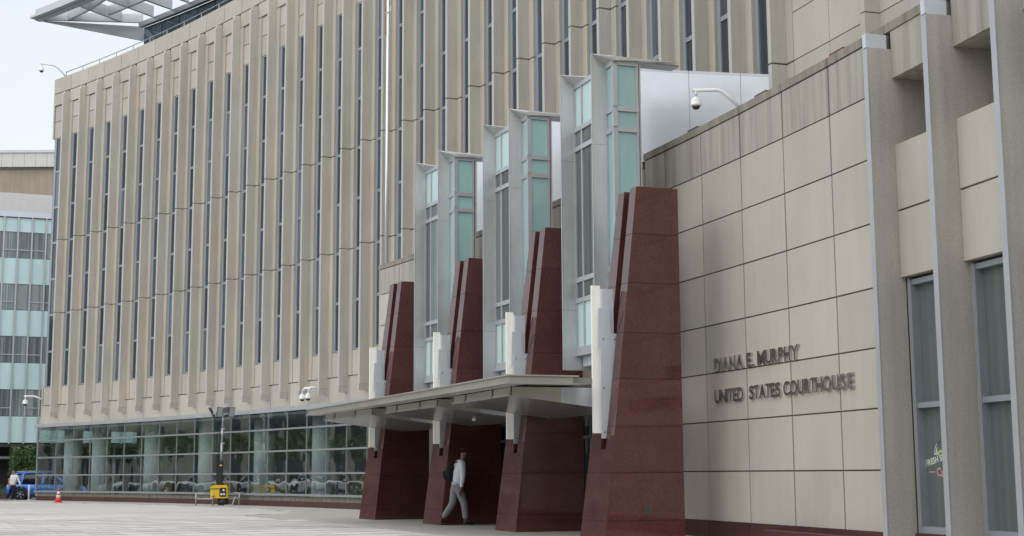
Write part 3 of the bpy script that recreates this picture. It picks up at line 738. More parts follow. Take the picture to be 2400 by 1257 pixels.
# cafe transfer on the window glass between the first two right-hand fins
dc = wthing('window_decal', 'round cafe transfer stuck to the tall window between the first two right-hand fins', 'decal', P(36.5, 1.5, 1.3))
def col(name, c): return plain(name, c, 0.5)
def flat_disc(ci, cz, r, o, a0, a1, rin=0.0, n=24):
    g = MB(); vs = []
    for k in range(n+1):
        t = a0+(a1-a0)*k/n
        for rr in (rin, r): vs.append(P(ci+rr*math.cos(t)/1.64, o, cz+rr*math.sin(t)))
    g.add(vs, [(2*k, 2*k+1, 2*k+3, 2*k+2) for k in range(n)]); return g
flat_disc(36.54, 1.50, 0.215, 1.4915, 0, math.pi, 0.165).build('arch_band', col('decal_white', (0.7, 0.7, 0.68)), dc)
flat_disc(36.54, 1.50, 0.200, 1.4925, 0.1, math.pi-0.1, 0.180).build('arch_line', col('decal_dark', (0.08, 0.06, 0.06)), dc)
flat_disc(36.54, 1.50, 0.160, 1.4915, 0, math.pi).build('sky_disc', col('decal_sky', (0.55, 0.68, 0.72)), dc)
flat_disc(36.52, 1.46, 0.11, 1.4930, 0.5, math.pi-0.3, 0.07).build('field_stripe', col('decal_green', (0.45, 0.55, 0.12)), dc)
def flat_text(body, ci, cz, size, o, mat, tilt=0.0, name='lettering'):
    cu = bpy.data.curves.new('text_curve', 'FONT'); cu.body = body; cu.size = size; cu.offset = 0.004
    to = bpy.data.objects.new('tmp_text', cu); COL.objects.link(to)
    dg = bpy.context.evaluated_depsgraph_get(); me = bpy.data.meshes.new_from_object(to.evaluated_get(dg))
    bpy.data.objects.remove(to); bpy.data.curves.remove(cu)
    for v in me.vertices:
        x = v.co.x*math.cos(tilt)-v.co.y*math.sin(tilt); y = v.co.x*math.sin(tilt)+v.co.y*math.cos(tilt)
        v.co = P(ci+x/1.64, o, cz+y)
    me.materials.clear(); me.materials.append(mat); return link(name, me, dc)
flat_text('FRESH SE', 36.27, 1.33, 0.125, 1.4940, col('decal_lettergreen', (0.62, 0.72, 0.60)), 0.20)
flat_text('Caf', 36.43, 1.20, 0.17, 1.4940, col('decal_red', (0.62, 0.30, 0.30)), -0.1)
g = MB(); g.pbox(36.31, 36.41, 1.491, 1.4935, 1.245, 1.255); g.build('rule', col('decal_rule', (0.6, 0.6, 0.6)), dc)

# ------------------------------------------------------------------ security cameras and flagpole
def dome(mb_prof_scale, p, root, mat=None):
    s = mb_prof_scale
    g = MB(); g.lathe([(0.03*s,0.20*s),(0.045*s,0.14*s),(0.10*s,0.11*s),(0.135*s,0.05*s),(0.14*s,-0.05*s),(0.155*s,-0.06*s),(0.15*s,-0.085*s),(0.12*s,-0.11*s)], p, 18); h = g.build('housing', M['white'], root)
    g = MB(); g.lathe([(0.11*s,-0.112*s),(0.10*s,-0.15*s),(0.07*s,-0.185*s),(0.02*s,-0.2*s)], p, 16); d = g.build('lens_dome', M['blackgloss'], root)
m = NT('smoked_dome'); m.b.inputs['Base Color'].default_value = (0.02, 0.022, 0.022, 1); m.set(Roughness=0.08); M['blackgloss'] = m.mat
def arm_cam(label, base, tip, s, r, bend=0.55):
    root = wthing('security_camera', label, 'camera', base, 'white dome security cameras')
    b, t = Vector(base), Vector(tip)
    mid = Vector((b.x+(t.x-b.x)*bend*0.8, b.y+(t.y-b.y)*bend*0.8, t.z-0.0))
    path = [b]
    for k in range(7):
        f = k/6; q0 = b.lerp(mid, 0.72); q1 = mid.lerp(t, 0.25)
        path.append(q0*(1-f)**2+mid*2*f*(1-f)+q1*f*f)
    path.append(t+(t-mid).normalized()*0.08*s)
    g = MB(); g.tube(path, r, 10); g.build('arm', M['white'], root)
    g = MB(); g.tube([t, t-Vector((0,0,0.16*s))], r*0.9, 10); g.build('drop_tube', M['white'], root)
    dome(s, (t.x, t.y, t.z-0.33*s), root)
arm_cam('white dome camera on a bent arm over the lettered wall', P(32.90, 1.55, 8.17), P(32.70, 2.36, 8.56), 0.72, 0.035)
arm_cam('tiny dome camera on a bent arm at the left end of the roof parapet', P(-0.35, -0.40, 22.44), P(-0.55, 0.85, 22.95), 0.9, 0.035)
arm_cam('white dome camera on an arm at the lower left corner of the courthouse', P(-0.93, -0.35, 5.22), P(-1.2, 0.35, 5.38), 0.95, 0.045)
for o_i, lab in ((14.32, 'left one of the twin dome cameras under the fins'), (14.62, 'right one of the twin dome cameras under the fins')):
    root = wthing('security_camera', lab, 'camera', P(o_i, -0.3, 4.4), 'white dome security cameras')
    g = MB(); g.tube([P(14.7,-0.34,4.5), P(14.65 if o_i < 14.5 else 14.68,-0.05,4.55), P(o_i+0.05,0.10,4.55), P(o_i,0.16,4.40)], 0.05, 10); g.build('arm', M['white'], root)
    p = P(o_i, 0.16, 4.22); dome(0.85, p, root)
fp = wthing('flagpole', 'tall white flagpole standing in front of the fins', 'flagpole', P(19.46, 1.0, 7.9))
p = P(19.46, 1.0, 0); g = MB(); g.tube([(p[0],p[1],0.0),(p[0],p[1],12),(p[0],p[1],20.5)], [0.075,0.062,0.05], 16); g.build('pole', plain('polished_pole', (0.72, 0.73, 0.75), 0.22, 0.6), fp)
g = MB(); g.tube([Vector(p)+Vector((-0.085,-0.03,16.2)), Vector(p)+Vector((-0.095,-0.06,17.4)), Vector(p)+Vector((-0.07,-0.02,19.9))], 0.012, 6); g.build('halyard', plain('red_cord', (0.45, 0.16, 0.15), 0.8), fp)
g = MB(); g.tube([Vector(p)+Vector((-0.11,-0.06,16.95)), Vector(p)+Vector((0.07,-0.06,17.05)), Vector(p)+Vector((0.10,-0.03,17.2))], 0.014, 6); g.build('cleat', M['white'], fp)

# ------------------------------------------------------------------ people (skinned skeletons)
def skin(name, verts, edges, radii, mat, parent, root=0, sub=2):
    me = bpy.data.meshes.new(name); bm = bmesh.new()
    lay = bm.verts.layers.skin.verify(); vs = []
    for k, (co, r) in enumerate(zip(verts, radii)):
        v = bm.verts.new(co); rr = r if isinstance(r, tuple) else (r, r)
        v[lay].radius = rr; v[lay].use_root = (k == root); vs.append(v)
    for a, b in edges: bm.edges.new((vs[a], vs[b]))
    bm.to_mesh(me); bm.free(); me.materials.append(mat)
    o = _old_link(name, me, parent)
    s = o.modifiers.new('Skin', 'SKIN'); s.use_smooth_shade = True
    d = o.modifiers.new('Subdivision', 'SUBSURF'); d.levels = sub; d.render_levels = sub
    return o
def person(label, loc, J, mats, scale=1.0, bag=None, hair_cap=True, bald=False, group=None):
    """J: joint positions in metres: x to the right, y away, z up"""
    root = thing('person', label, 'person', loc); root.scale = (scale,)*3
    V = {k: Vector(v) for k, v in J.items()}
    # body: one continuous mesh, pelvis first
    order = ['pelvis', 'waist', 'chest', 'neck', 'jaw', 'head', 'crown', 'shR', 'elR', 'wrR', 'shL', 'elL', 'wrL', 'hipR', 'knR', 'anR', 'toR', 'hipL', 'knL', 'anL', 'toL']
    rad_ = dict(pelvis=.12, waist=.115, chest=.125, neck=.058, jaw=.072, head=(.088,.10), crown=(.065,.075), shR=.06, elR=.042, wrR=.03, shL=.06, elL=.042, wrL=.03, hipR=.085, knR=.058, anR=.04, toR=.02, hipL=.085, knL=.058, anL=.04, toL=.02)
    verts = [V[k] for k in order]; rs = [rad_[k] for k in order]; ix = {k: n for n, k in enumerate(order)}
    ed = [('pelvis','waist'),('waist','chest'),('chest','neck'),('neck','jaw'),('jaw','head'),('head','crown'),('chest','shR'),('shR','elR'),('elR','wrR'),('chest','shL'),('shL','elL'),('elL','wrL'),('pelvis','hipR'),('hipR','knR'),('knR','anR'),('anR','toR'),('pelvis','hipL'),('hipL','knL'),('knL','anL'),('anL','toL')]
    ed = [(ix[a], ix[b]) for a, b in ed]
    for s in 'RL':     # palm and five fingers
        w = V['wr'+s]; d = (w-V['el'+s]).normalized(); side = Vector((0, 1, 0)).cross(d).normalized()
        f = J['_face']; side = Vector((f[0], f[1], 0))
        pm_ = w+d*0.055; n0 = len(verts); verts.append(pm_); rs.append(.030); ed.append((ix['wr'+s], n0))
        for q, (off, ln) in enumerate(((-.030, .070), (-.010, .080), (.010, .076), (.028, .060))):
            b = pm_+side*off*0.8+d*0.035; m1 = b+d*ln*0.5+side*0.004; e = b+d*ln+side*0.02
            n1 = len(verts); verts += [b, m1, e]; rs += [.010, .009, .008]; ed += [(n0, n1), (n1, n1+1), (n1+1, n1+2)]
        n1 = len(verts); verts += [w+d*0.03+side*0.035, w+d*0.075+side*0.052]; rs += [.011, .009]; ed += [(n0, n1), (n1, n1+1)]
    body = skin('body', verts, ed, rs, mats['skin'], root)
    # face: nose, ears
    f = Vector((J['_face'][0], J['_face'][1], 0)).normalized(); sd = Vector((f.y, -f.x, 0)); hd = V['head']
    g = MB(); g.tube([hd+f*0.088+Vector((0,0,0.015)), hd+f*0.118+Vector((0,0,-0.02)), hd+f*0.09+Vector((0,0,-0.03))], [.008, .014, .010], 8); o = g.build('nose', mats['skin'], None); o.parent = root
    for s in (-1, 1):
        g = MB(); c_ = hd+sd*s*0.085-f*0.005; g.tube([c_+Vector((0,0,-0.03)), c_+sd*s*0.014+Vector((0,0,0.0)), c_+sd*s*0.012+Vector((0,0,0.03))], [.008, .016, .010], 8); o = g.build('ear', mats['skin'], None); o.parent = root
        g = MB(); c_ = hd+f*0.083+sd*s*0.033+Vector((0,0,0.012)); g.tube([c_-sd*0.013, c_+sd*0.013], [.007, .007], 6); o = g.build('eye', M['black'], None); o.parent = root
    # hair as a thin cap
    up = Vector((0,0,1)); g = MB(); vs = []; nn = 14; mm = 6
    for a in range(mm+1):
        t = a/mm*(1.25 if not bald else 0.95)
        for b in range(nn):
            ph = 2*math.pi*b/nn; dv = (f*math.cos(ph)*0.101+sd*math.sin(ph)*0.090)*math.sin(t)
            lift = -f*0.014+up*(0.050+0.072*math.cos(t))
            vs.append(hd+dv+lift)
    g.smooth = True
    g.add(vs, [(a*nn+b, a*nn+(b+1)%nn, (a+1)*nn+(b+1)%nn, (a+1)*nn+b) for a in range(mm) for b in range(nn)])
    o = g.build('hair', mats['hair'], None); o.parent = root
    # shirt with sleeves and collar
    sv = ['hem', 'waist', 'chest', 'col', 'shR', 'elR', 'cuR', 'shL', 'elL', 'cuL']
    V['hem'] = V['pelvis']+(V['waist']-V['pelvis'])*0.35; V['col'] = V['chest']+(V['neck']-V['chest'])*0.9
    for s in 'RL': V['cu'+s] = V['el'+s]+(V['wr'+s]-V['el'+s])*(0.9)
    sr = dict(hem=(.178,.145), waist=(.175,.142), chest=(.185,.155), col=.072, shR=.095, elR=.070, cuR=.045, shL=.088, elL=.066, cuL=.045)
    skin('shirt', [V[k] for k in sv], [(0,1),(1,2),(2,3),(2,4),(4,5),(5,6),(2,7),(7,8),(8,9)], [sr[k] for k in sv], mats['shirt'], root, root=1)
    tv = ['pelvis', 'wb', 'hipR', 'knR', 'ceR', 'hipL', 'knL', 'ceL']
    V['wb'] = V['pelvis']+(V['waist']-V['pelvis'])*0.5
    for s in 'RL': V['ce'+s] = V['kn'+s]+(V['an'+s]-V['kn'+s])*0.96
    trd = dict(pelvis=(.165,.15), wb=(.158,.135), hipR=.130, knR=.092, ceR=.074, hipL=.130, knL=.092, ceL=.074)
    skin('trousers', [V[k] for k in tv], [(0,1),(0,2),(2,3),(3,4),(0,5),(5,6),(6,7)], [trd[k] for k in tv], mats['trousers'], root)
    g = MB(); cb = V['wb']+Vector((0,0,0.015)); g.lathe([(0.150,-0.02),(0.152,0.02)], (0,0,0), 20)
    o = g.build('belt', M['black'], None); o.parent = root; o.location = cb; o.scale = (1.0, 0.92, 1)
    for s in 'RL':
        a, t = V['an'+s], V['to'+s]; d = (t-a); h = Vector((-d.x, -d.y, 0)); h = h.normalized() if h.length else Vector((1,0,0))
        hl = J['he'+s]; hl = Vector(hl)
        skin('shoe', [a+Vector((0,0,0.02)), (hl+a)*0.5+Vector((0,0,-0.01)), hl, (a+t)*0.5+Vector((0,0,-0.018)), t], [(0,1),(1,2),(1,3),(3,4)], [.052, .05, .036, .048, .040], mats['shoe'], root, root=1)
    return root, V
skin1 = plain('brown_skin', (0.20, 0.105, 0.07), 0.5); skin2 = plain('fair_skin', (0.46, 0.27, 0.20), 0.5)
shirtm = plain('white_cotton', (0.66, 0.69, 0.78), 0.8)
J1 = dict(_face=(0.90, 0.43), pelvis=(-.065,0,.965), waist=(-.045,0,1.13), chest=(-.015,0,1.39), neck=(.06,.02,1.57), jaw=(.105,.035,1.655), head=(.10,.035,1.715), crown=(.09,.03,1.765),
  shR=(.075,-.165,1.475), elR=(.085,-.235,1.15), wrR=(.04,-.25,.875), shL=(-.07,.165,1.475), elL=(-.06,.22,1.18), wrL=(-.02,.21,.93),
  hipR=(-.02,-.075,.905), knR=(.115,-.08,.53), anR=(.155,-.09,.115), toR=(.36,-.03,.045), heR=(.10,-.11,.045),
  hipL=(-.11,.075,.905), knL=(-.17,.07,.52), anL=(-.415,.04,.17), toL=(-.29,.09,.045), heL=(-.475,.02,.10))
MAN = (-1.30, 34.55, 0.024)
man, V1 = person('man in white shirt, grey trousers and black backpack walking past the piers', MAN, J1,
    dict(skin=skin1, hair=plain('cropped_hair', (0.09, 0.055, 0.04), 0.8), shirt=shirtm, trousers=plain('grey_trousers', (0.215, 0.222, 0.226), 0.85), shoe=M['black']), 1.0, bald=True)
bp = thing('backpack', 'black backpack on the back of the walking man', 'backpack', (MAN[0]-0.235, MAN[1]+0.05, MAN[2]+1.06)); bp.scale = (0.86, 0.86, 0.88)
bagm = plain('black_nylon', (0.006, 0.0065, 0.007), 0.85)
g = MB(); vs = []
prof = [(0.0,0.09,0.13),(0.03,0.13,0.17),(0.16,0.145,0.18),(0.32,0.125,0.165),(0.42,0.09,0.13),(0.46,0.04,0.07)]
nn = 12; g.smooth = True
for z, rx, ry in prof:
    for b in range(nn): vs.append((rx*math.cos(2*math.pi*b/nn)*1.05, ry*math.sin(2*math.pi*b/nn)*1.05, z))
g.add(vs, [(a*nn+b, a*nn+(b+1)%nn, (a+1)*nn+(b+1)%nn, (a+1)*nn+b) for a in range(len(prof)-1) for b in range(nn)]+[tuple(range(nn-1,-1,-1)), tuple(range((len(prof)-1)*nn, len(prof)*nn))])
bag = g.build('bag', bagm, None); bag.parent = bp
g = MB(); g.tube([(-0.10,-0.10,0.06),(-0.155,-0.03,0.12),(-0.155,0.05,0.25)], 0.05, 8); o = g.build('pocket', bagm, None); o.parent = bp
for s in (-1, 1):
    g = MB(); g.tube([(0.05,0.10*s,0.40),(0.15,0.14*s,0.515),(0.26,0.15*s,0.535),(0.36,0.15*s,0.50)], 0.02, 6); o = g.build('strap', bagm, None); o.parent = bp

J2 = dict(_face=(-0.35, -0.94), pelvis=(.03,0,.94), waist=(.05,0,1.08), chest=(.06,0,1.33), neck=(.02,-.01,1.50), jaw=(.0,-.03,1.585), head=(.0,-.02,1.645), crown=(.0,-.01,1.70),
  shR=(-.11,.04,1.42), elR=(-.16,.06,1.14), wrR=(-.13,-.02,.90), shL=(.22,-.02,1.40), elL=(.33,-.02,1.12), wrL=(.46,-.05,.88),
  hipR=(-.05,0,.88), knR=(-.16,-.02,.50), anR=(-.38,0,.12), toR=(-.44,-.10,.04), heR=(-.37,.03,.04),
  hipL=(.10,0,.88), knL=(.04,-.05,.48), anL=(-.02,.05,.12), toL=(-.06,-.08,.04), heL=(.0,.08,.04))
FAR = (-28.55, 81.3, -0.165)
person('man in white shirt and dark navy trousers walking beside the blue car', FAR, J2,
    dict(skin=skin2, hair=plain('brown_hair', (0.05, 0.03, 0.02), 0.8), shirt=plain('white_shirt', (0.78, 0.77, 0.78), 0.8), trousers=plain('navy_trousers', (0.012, 0.016, 0.04), 0.85), shoe=M['black']))
tb = thing('shoulder_bag', 'small tan bag hanging at the side of the far man', 'bag', (FAR[0]-0.20, FAR[1]+0.14, FAR[2]+1.0))
tan = plain('tan_leather', (0.42, 0.17, 0.05), 0.6)
g = MB(); g.prism([(-.13,-.05),(.13,-.05),(.15,.0),(.13,.05),(-.13,.05),(-.15,0)], 0, 0.30); o = g.build('bag', tan, None); o.parent = tb
g = MB(); g.tube([(-.12,0,.29),(-.02,0,.42),(.06,0,.46),(.12,0,.29)], .012, 6); o = g.build('strap', tan, None); o.parent = tb

# ------------------------------------------------------------------ cars
def car_paint(name, c):
    m = NT(name); m.b.inputs['Base Color'].default_value = (*c, 1); m.set(Roughness=0.28, Metallic=0.15)
    m.b.inputs['Coat Weight'].default_value = 0.8; m.b.inputs['Coat Roughness'].default_value = 0.05; return m.mat
def prof_loft(mb, sections):
    """sections: list of (x, [(y,z)...]) closed rings of equal length"""
    n = len(sections[0][1]); vs = []
    for x, ring in sections: vs += [(x, y, z) for y, z in ring]
    fs = [(a*n+b, a*n+(b+1)%n, (a+1)*n+(b+1)%n, (a+1)*n+b) for a in range(len(sections)-1) for b in range(n)]
    fs += [tuple(range(n-1,-1,-1)), tuple(range((len(sections)-1)*n, len(sections)*n))]
    mb.add(vs, fs)
carglass = tinted('car_glass', (0.015, 0.018, 0.02), 0.03, 0.6)
rimm = plain('alloy_rim', (0.45, 0.46, 0.47), 0.3, 0.7); trimm = plain('black_cladding', (0.02, 0.02, 0.021), 0.6)
lampm = plain('tail_lamp_red', (0.45, 0.01, 0.015), 0.2); headm = plain('head_lamp', (0.6, 0.62, 0.64), 0.15)
wheel_me = {}
def car(label, loc, rz, paint, scale=(1,1,1), group=None):
    root = thing('parked_car', label, 'car', loc, rz, group); root.scale = scale
    W = 0.90
    def ring(zb, zm, zt, w, tuck=0.88): # lower body ring
        h = [(-w*0.94,zb),(w*0.94,zb),(w,zb+0.10),(w*1.0,zm),(w*tuck,zt),(-w*tuck,zt),(-w,zm),(-w,zb+0.10)]
        return h
    S = [(-2.20,ring(.44,.72,.92,W*.80)),(-2.14,ring(.34,.78,1.02,W*.93)),(-1.9,ring(.30,.82,1.05,W*.985)),(-1.2,ring(.27,.86,1.04,W)),(0,ring(.26,.84,1.00,W)),(1.0,ring(.27,.82,.99,W)),(1.55,ring(.30,.78,.96,W*.985)),(2.0,ring(.34,.70,.88,W*.93)),(2.16,ring(.40,.62,.78,W*.82)),(2.22,ring(.46,.58,.68,W*.72))]
    g = MB(); g.smooth = True; prof_loft(g, S); b = g.build('body', paint, None); b.parent = root
    bv = b.modifiers.new('Subdivision', 'SUBSURF'); bv.levels = 1; bv.render_levels = 2
    def gr(x0, x1, w0, z0): return None
    def cab(x, wb, zb, wt, zt): return (x, [(-wb,zb),(wb,zb),(wt,zt),(-wt,zt)])
    g = MB(); g.smooth = True; prof_loft(g, [cab(-2.05,.72,1.00,.70,1.04),cab(-1.78,.76,1.0,.62,1.46),cab(-1.5,.78,1.0,.615,1.56),cab(-.3,.78,1.0,.62,1.60),cab(.35,.78,1.0,.60,1.54),cab(1.0,.74,.98,.66,1.10),cab(1.2,.72,.97,.68,1.0)])
    c_ = g.build('greenhouse', carglass, None); c_.parent = root
    g = MB(); g.smooth = True; prof_loft(g, [(-1.95,[(-.60,1.50),(.60,1.50),(.58,1.54),(-.58,1.54)]),(-1.5,[(-.63,1.56),(.63,1.56),(.56,1.625),(-.56,1.625)]),(-.3,[(-.635,1.595),(.635,1.595),(.56,1.655),(-.56,1.655)]),(.4,[(-.61,1.53),(.61,1.53),(.55,1.57),(-.55,1.57)])])
    o = g.build('roof', paint, None); o.parent = root
    for s in (-1, 1):
        for (xa, xb, za, zb2, wa, wb2) in ((-2.02,-1.62,1.0,1.56,.75,.63),(-1.35,-1.25,1.0,1.58,.79,.64),(-.15,-.1,1.0,1.60,.79,.635),(1.12,.42,.99,1.55,.75,.62)):
            g = MB(); g.hexa([(xa-.05,s*wa,za),(xa+.10,s*wa,za),(xa+.10,s*(wa-.02),za),(xa-.05,s*(wa-.02),za),(xb-.04,s*(wb2+.012),zb2),(xb+.08,s*(wb2+.012),zb2),(xb+.08,s*(wb2-.02),zb2),(xb-.04,s*(wb2-.02),zb2)])
            o = g.build('pillar', paint, None); o.parent = root
        g = MB(); g.tube([(-1.7,s*.56,1.64),(-1.55,s*.57,1.69),(.1,s*.57,1.70),(.25,s*.56,1.62)], .018, 6); o = g.build('roof_rail', rimm, None); o.parent = root
        g = MB(); g.box(-.95,.85,s*.86-.03,s*.86+.045,.24,.40); o = g.build('side_cladding', trimm, None); o.parent = root
        g = MB(); g.tube([(.55,s*.86,1.03),(.60,s*1.02,1.06),(.72,s*1.02,1.06)], [.03,.07,.06], 8); o = g.build('mirror', paint, None); o.parent = root
        g = MB(); g.hexa([(-2.19,s*.48,.80),(-2.0,s*.87,.80),(-1.9,s*.885,.82),(-2.1,s*.48,.80),(-2.15,s*.48,.95),(-1.98,s*.82,.97),(-1.88,s*.83,.97),(-2.08,s*.48,.95)]); o = g.build('tail_lamp', lampm, None); o.parent = root
        g = MB(); g.hexa([(2.02,s*.82,.66),(2.17,s*.52,.62),(2.12,s*.50,.62),(1.9,s*.84,.66),(1.98,s*.80,.80),(2.12,s*.52,.76),(2.08,s*.50,.76),(1.86,s*.82,.80)]); o = g.build('headlight', headm, None); o.parent = root
        for k, xd in enumerate((-.45, .62)):
            g = MB(); g.box(xd-.10,xd+.10,s*.90-.012,s*.90+.022,.84,.865); o = g.build('door_handle', paint, None); o.parent = root
        for x in (-1.33, 1.38):
            if s not in wheel_me:
                g = MB(); pts = [(.21,-.11),(.30,-.125),(.355,-.10),(.365,0),(.355,.10),(.30,.125),(.21,.11)]
                vs = []; n2 = 28
                for r, yy in pts:
                    for b2 in range(n2): a2 = 2*math.pi*b2/n2; vs.append((r*math.cos(a2), yy, r*math.sin(a2)))
                g.smooth = True; g.add(vs, [(a2*n2+b2, a2*n2+(b2+1)%n2, (a2+1)*n2+(b2+1)%n2, (a2+1)*n2+b2) for a2 in range(len(pts)-1) for b2 in range(n2)])
                tme = g.mesh('tyre'); tme.materials.append(M['rubber'])
                g = MB()
                for k in range(5):
                    a2 = 2*math.pi*k/5
                    for da in (-.20, .20):
                        p0 = (.05*math.cos(a2), .05*math.sin(a2)); p1 = (.24*math.cos(a2+da), .24*math.sin(a2+da)); nx, nz = -(p1[1]-p0[1]), p1[0]-p0[0]; ln = math.hypot(nx, nz); nx, nz = nx/ln*.022, nz/ln*.022
                        y0, y1 = (.07, .11) if s > 0 else (-.11, -.07)
                        g.hexa([(p0[0]-nx,y0,p0[1]-nz),(p1[0]-nx,y0,p1[1]-nz),(p1[0]+nx,y0,p1[1]+nz),(p0[0]+nx,y0,p0[1]+nz),(p0[0]-nx,y1,p0[1]-nz),(p1[0]-nx,y1,p1[1]-nz),(p1[0]+nx,y1,p1[1]+nz),(p0[0]+nx,y1,p0[1]+nz)])
                g.tube([(0,.0,0),(0,s*.112,0)], .06, 12)
                bm = bmesh.new(); rme = g.mesh('rim'); bm.from_mesh(rme); bmesh.ops.recalc_face_normals(bm, faces=bm.faces); bm.to_mesh(rme); bm.free(); rme.materials.append(rimm)
                g = MB(); g.tube([(0,-.09,0),(0,.09,0)] if s < 0 else [(0,-.09,0),(0,.06,0)], .235, 24)
                dme = g.mesh('wheel_disc'); dme.materials.append(M['black']); wheel_me[s] = (tme, rme, dme)
            tme, rme, dme = wheel_me[s]
            w = _old_link('wheel', dme, root); w.location = (x, s*.80, .365)
            _old_link('tyre', tme, w); _old_link('rim', rme, w)
            g = MB(); vs = []; n2 = 14
            for b2 in range(n2+1):
                a2 = math.pi*b2/n2
                for r in (.385, .475): vs += [(x+r*math.cos(a2), s*.885, .365+r*math.sin(a2)), (x+r*math.cos(a2), s*.915, .365+r*math.sin(a2))]
            fs = []
            for b2 in range(n2):
                q = b2*4; fs += [(q,q+4,q+6,q+2),(q+1,q+3,q+7,q+5),(q+2,q+6,q+7,q+3),(q,q+1,q+5,q+4)]
            g.add(vs, fs); o = g.build('wheel_arch', trimm, None); o.parent = root
    g = MB(); g.box(-2.18,-2.05,-.62,.62,.30,.50); o = g.build('bumper', trimm, None); o.parent = root
    g = MB(); g.box(-1.8,1.8,-.72,.72,.20,.40); o = g.build('underbody', M['black'], None); o.parent = root
    return root
blue = car_paint('blue_car_paint', (0.004, 0.15, 0.62))
car('bright blue SUV parked on the street past the left corner of the courthouse', (-27.25, 83.3, -0.165), rad(7), blue, (1.0, 1.0, 1.0))
REF = 'vehicles seen reflected in the lobby glass'
car('white SUV across the street, seen only as a reflection in the lobby glass', (-44.0, 86.0, -0.165), rad(64), car_paint('white_car_paint', (0.75, 0.75, 0.74)), (1, 1, 1.05), REF)
car('dark blue SUV across the street, seen only as a reflection in the lobby glass', (-46.2, 80.6, -0.165), rad(64), car_paint('navy_car_paint', (0.015, 0.03, 0.09)), (1, 1, 1), REF)
car('silver SUV across the street, seen only as a reflection in the lobby glass', (-41.6, 91.6, -0.165), rad(64), car_paint('silver_car_paint', (0.42, 0.43, 0.45)), (1, 1, 1), REF)
car('pale grey SUV across the street, seen only as a reflection in the lobby glass', (-48.4, 75.3, -0.165), rad(64), car_paint('grey_car_paint', (0.55, 0.56, 0.57)), (1, 1, 1), REF)

# ------------------------------------------------------------------ portable light tower, cone, delineator
tp = P(11.12, 1.05, 0.0)
TA = th(8.95)
tw = thing('light_tower', 'yellow portable light tower with raised mast standing by the lobby windows', 'light tower', (tp[0], tp[1], 0.022), 0.12)
def tpart(g, name, mat, par=None):
    o = g.build(name, mat, None); o.parent = par or tw; return o
g = MB(); g.prism([(-.32,-.26),(.30,-.26),(.34,-.22),(.34,.22),(.30,.26),(-.32,.26),(-.36,.22),(-.36,-.22)], .30, .78); cabn = tpart(g, 'generator_cabinet', M['yellow'])
g = MB(); g.prism([(-.28,-.23),(.27,-.23),(.30,-.2),(.30,.2),(.27,.23),(-.28,.23)], .782, .83); tpart(g, 'cabinet_lid', M['yellow'])
g = MB(); g.box(-.0,.27,-.272,-.262,.36,.72); ctl = tpart(g, 'control_panel', M['black'])
for (x, z) in ((.17,.62),(.08,.46),(.19,.46)):
    g = MB(); g.tube([(x,-.272,z),(x,-.285,z)], .045, 12); o = g.build('socket', M['white'], None); o.parent = ctl
g = MB(); g.box(-.34,-.02,-.27,-.262,.66,.70); tpart(g, 'nameplate', M['darksteel'])
g = MB(); g.lathe([(.18,0.02),(.22,.06),(.24,.29)], (.13,0,0), 14); tpart(g, 'ballast_base', M['black'])
g = MB(); g.prism([(-.12,-.08),(.10,-.08),(.10,.08),(-.12,.08)], .83, 1.78); tpart(g, 'mast_sleeve', M['black'])
g = MB(); g.box(-.16,-.115,-.05,.05,.84,2.06); tpart(g, 'winch_guide', M['black'])
g = MB(); g.box(-.03,.06,-.088,-.082,1.60,1.66); tpart(g, 'warning_label', M['yellow'])
for k, (r, z0, z1) in enumerate(((.06,1.79,2.55),(.048,2.55,3.15),(.036,3.15,3.72))):
    g = MB(); g.tube([(.02+.012*k,0,z0),(.02+.012*(k+1),0,z1)], r, 10); ms = tpart(g, 'mast_section', M['steel'])
    g = MB(); g.box(.06,.13,-.03,.03,z1-.06,z1+.0); o = g.build('clamp', M['steel'], None); o.parent = ms
g = MB(); g.tube([(-.10,-.03,2.0),(-.10,-.03,3.0)], .018, 6); tpart(g, 'coiled_cable', M['darksteel'])
g = MB(); g.box(-.35,.45,-.03,.03,3.70,3.76); tpart(g, 'lamp_bar', M['steel'])
for (x, y, rz, tilt) in ((-.08,-.12,rad(22),rad(10)),(.40,-.12,rad(28),rad(10)),(-.42,.10,rad(-70),rad(50)),(.16,.12,rad(150),rad(10))):
    h = thing('lamp_head', '', '', (x, y, 3.80)); del h['label']; del h['category']
    g = MB(); g.box(-.12,.12,-.045,.045,-.20,.20)
    h2 = g.build('lamp_head', M['darksteel'], None); bpy.data.objects.remove(h)
    h2.parent = tw; h2.location = (x, y, 3.80); h2.rotation_euler = (tilt*0.6, 0.15, rz)
    g = MB(); g.box(-.105,.105,-.052,-.046,-.185,.185); o = g.build('lamp_lens', plain('lamp_lens', (.35,.36,.37), .2), None); o.parent = h2
for x in (-.95, .78):
    g = MB(); g.tube([(x,-.05,0.0),(x,-.05,.52)], .028, 8); f = tpart(g, 'stabiliser_leg', M['steel'])
    g = MB(); g.box(x-.06,x+.06,-.11,.01,.0,.015); o = g.build('foot_plate', M['steel'], None); o.parent = f
g = MB(); g.tube([(-.95,-.05,.27),(.78,-.05,.27)], .025, 8); tpart(g, 'outrigger_beam', M['steel'])
g = MB(); g.tube([(-.95,-.05,.50),(-.40,-.05,.50)], .02, 8); g.tube([(.40,-.05,.50),(.95,-.05,.52)], .02, 8); tpart(g, 'handrail', M['steel'])
g = MB(); g.tube([(-.26,-.30,0.0),(-.26,-.30,.50)], .03, 8); tpart(g, 'jack_leg', M['steel'])
for k in range(4):
    g = MB(); g.tube([(-.26,-.30,.22+.07*k),(-.26,-.30,.255+.07*k)], .034, 8); tpart(g, 'hazard_band', M['yellow'] if k % 2 else M['black'])
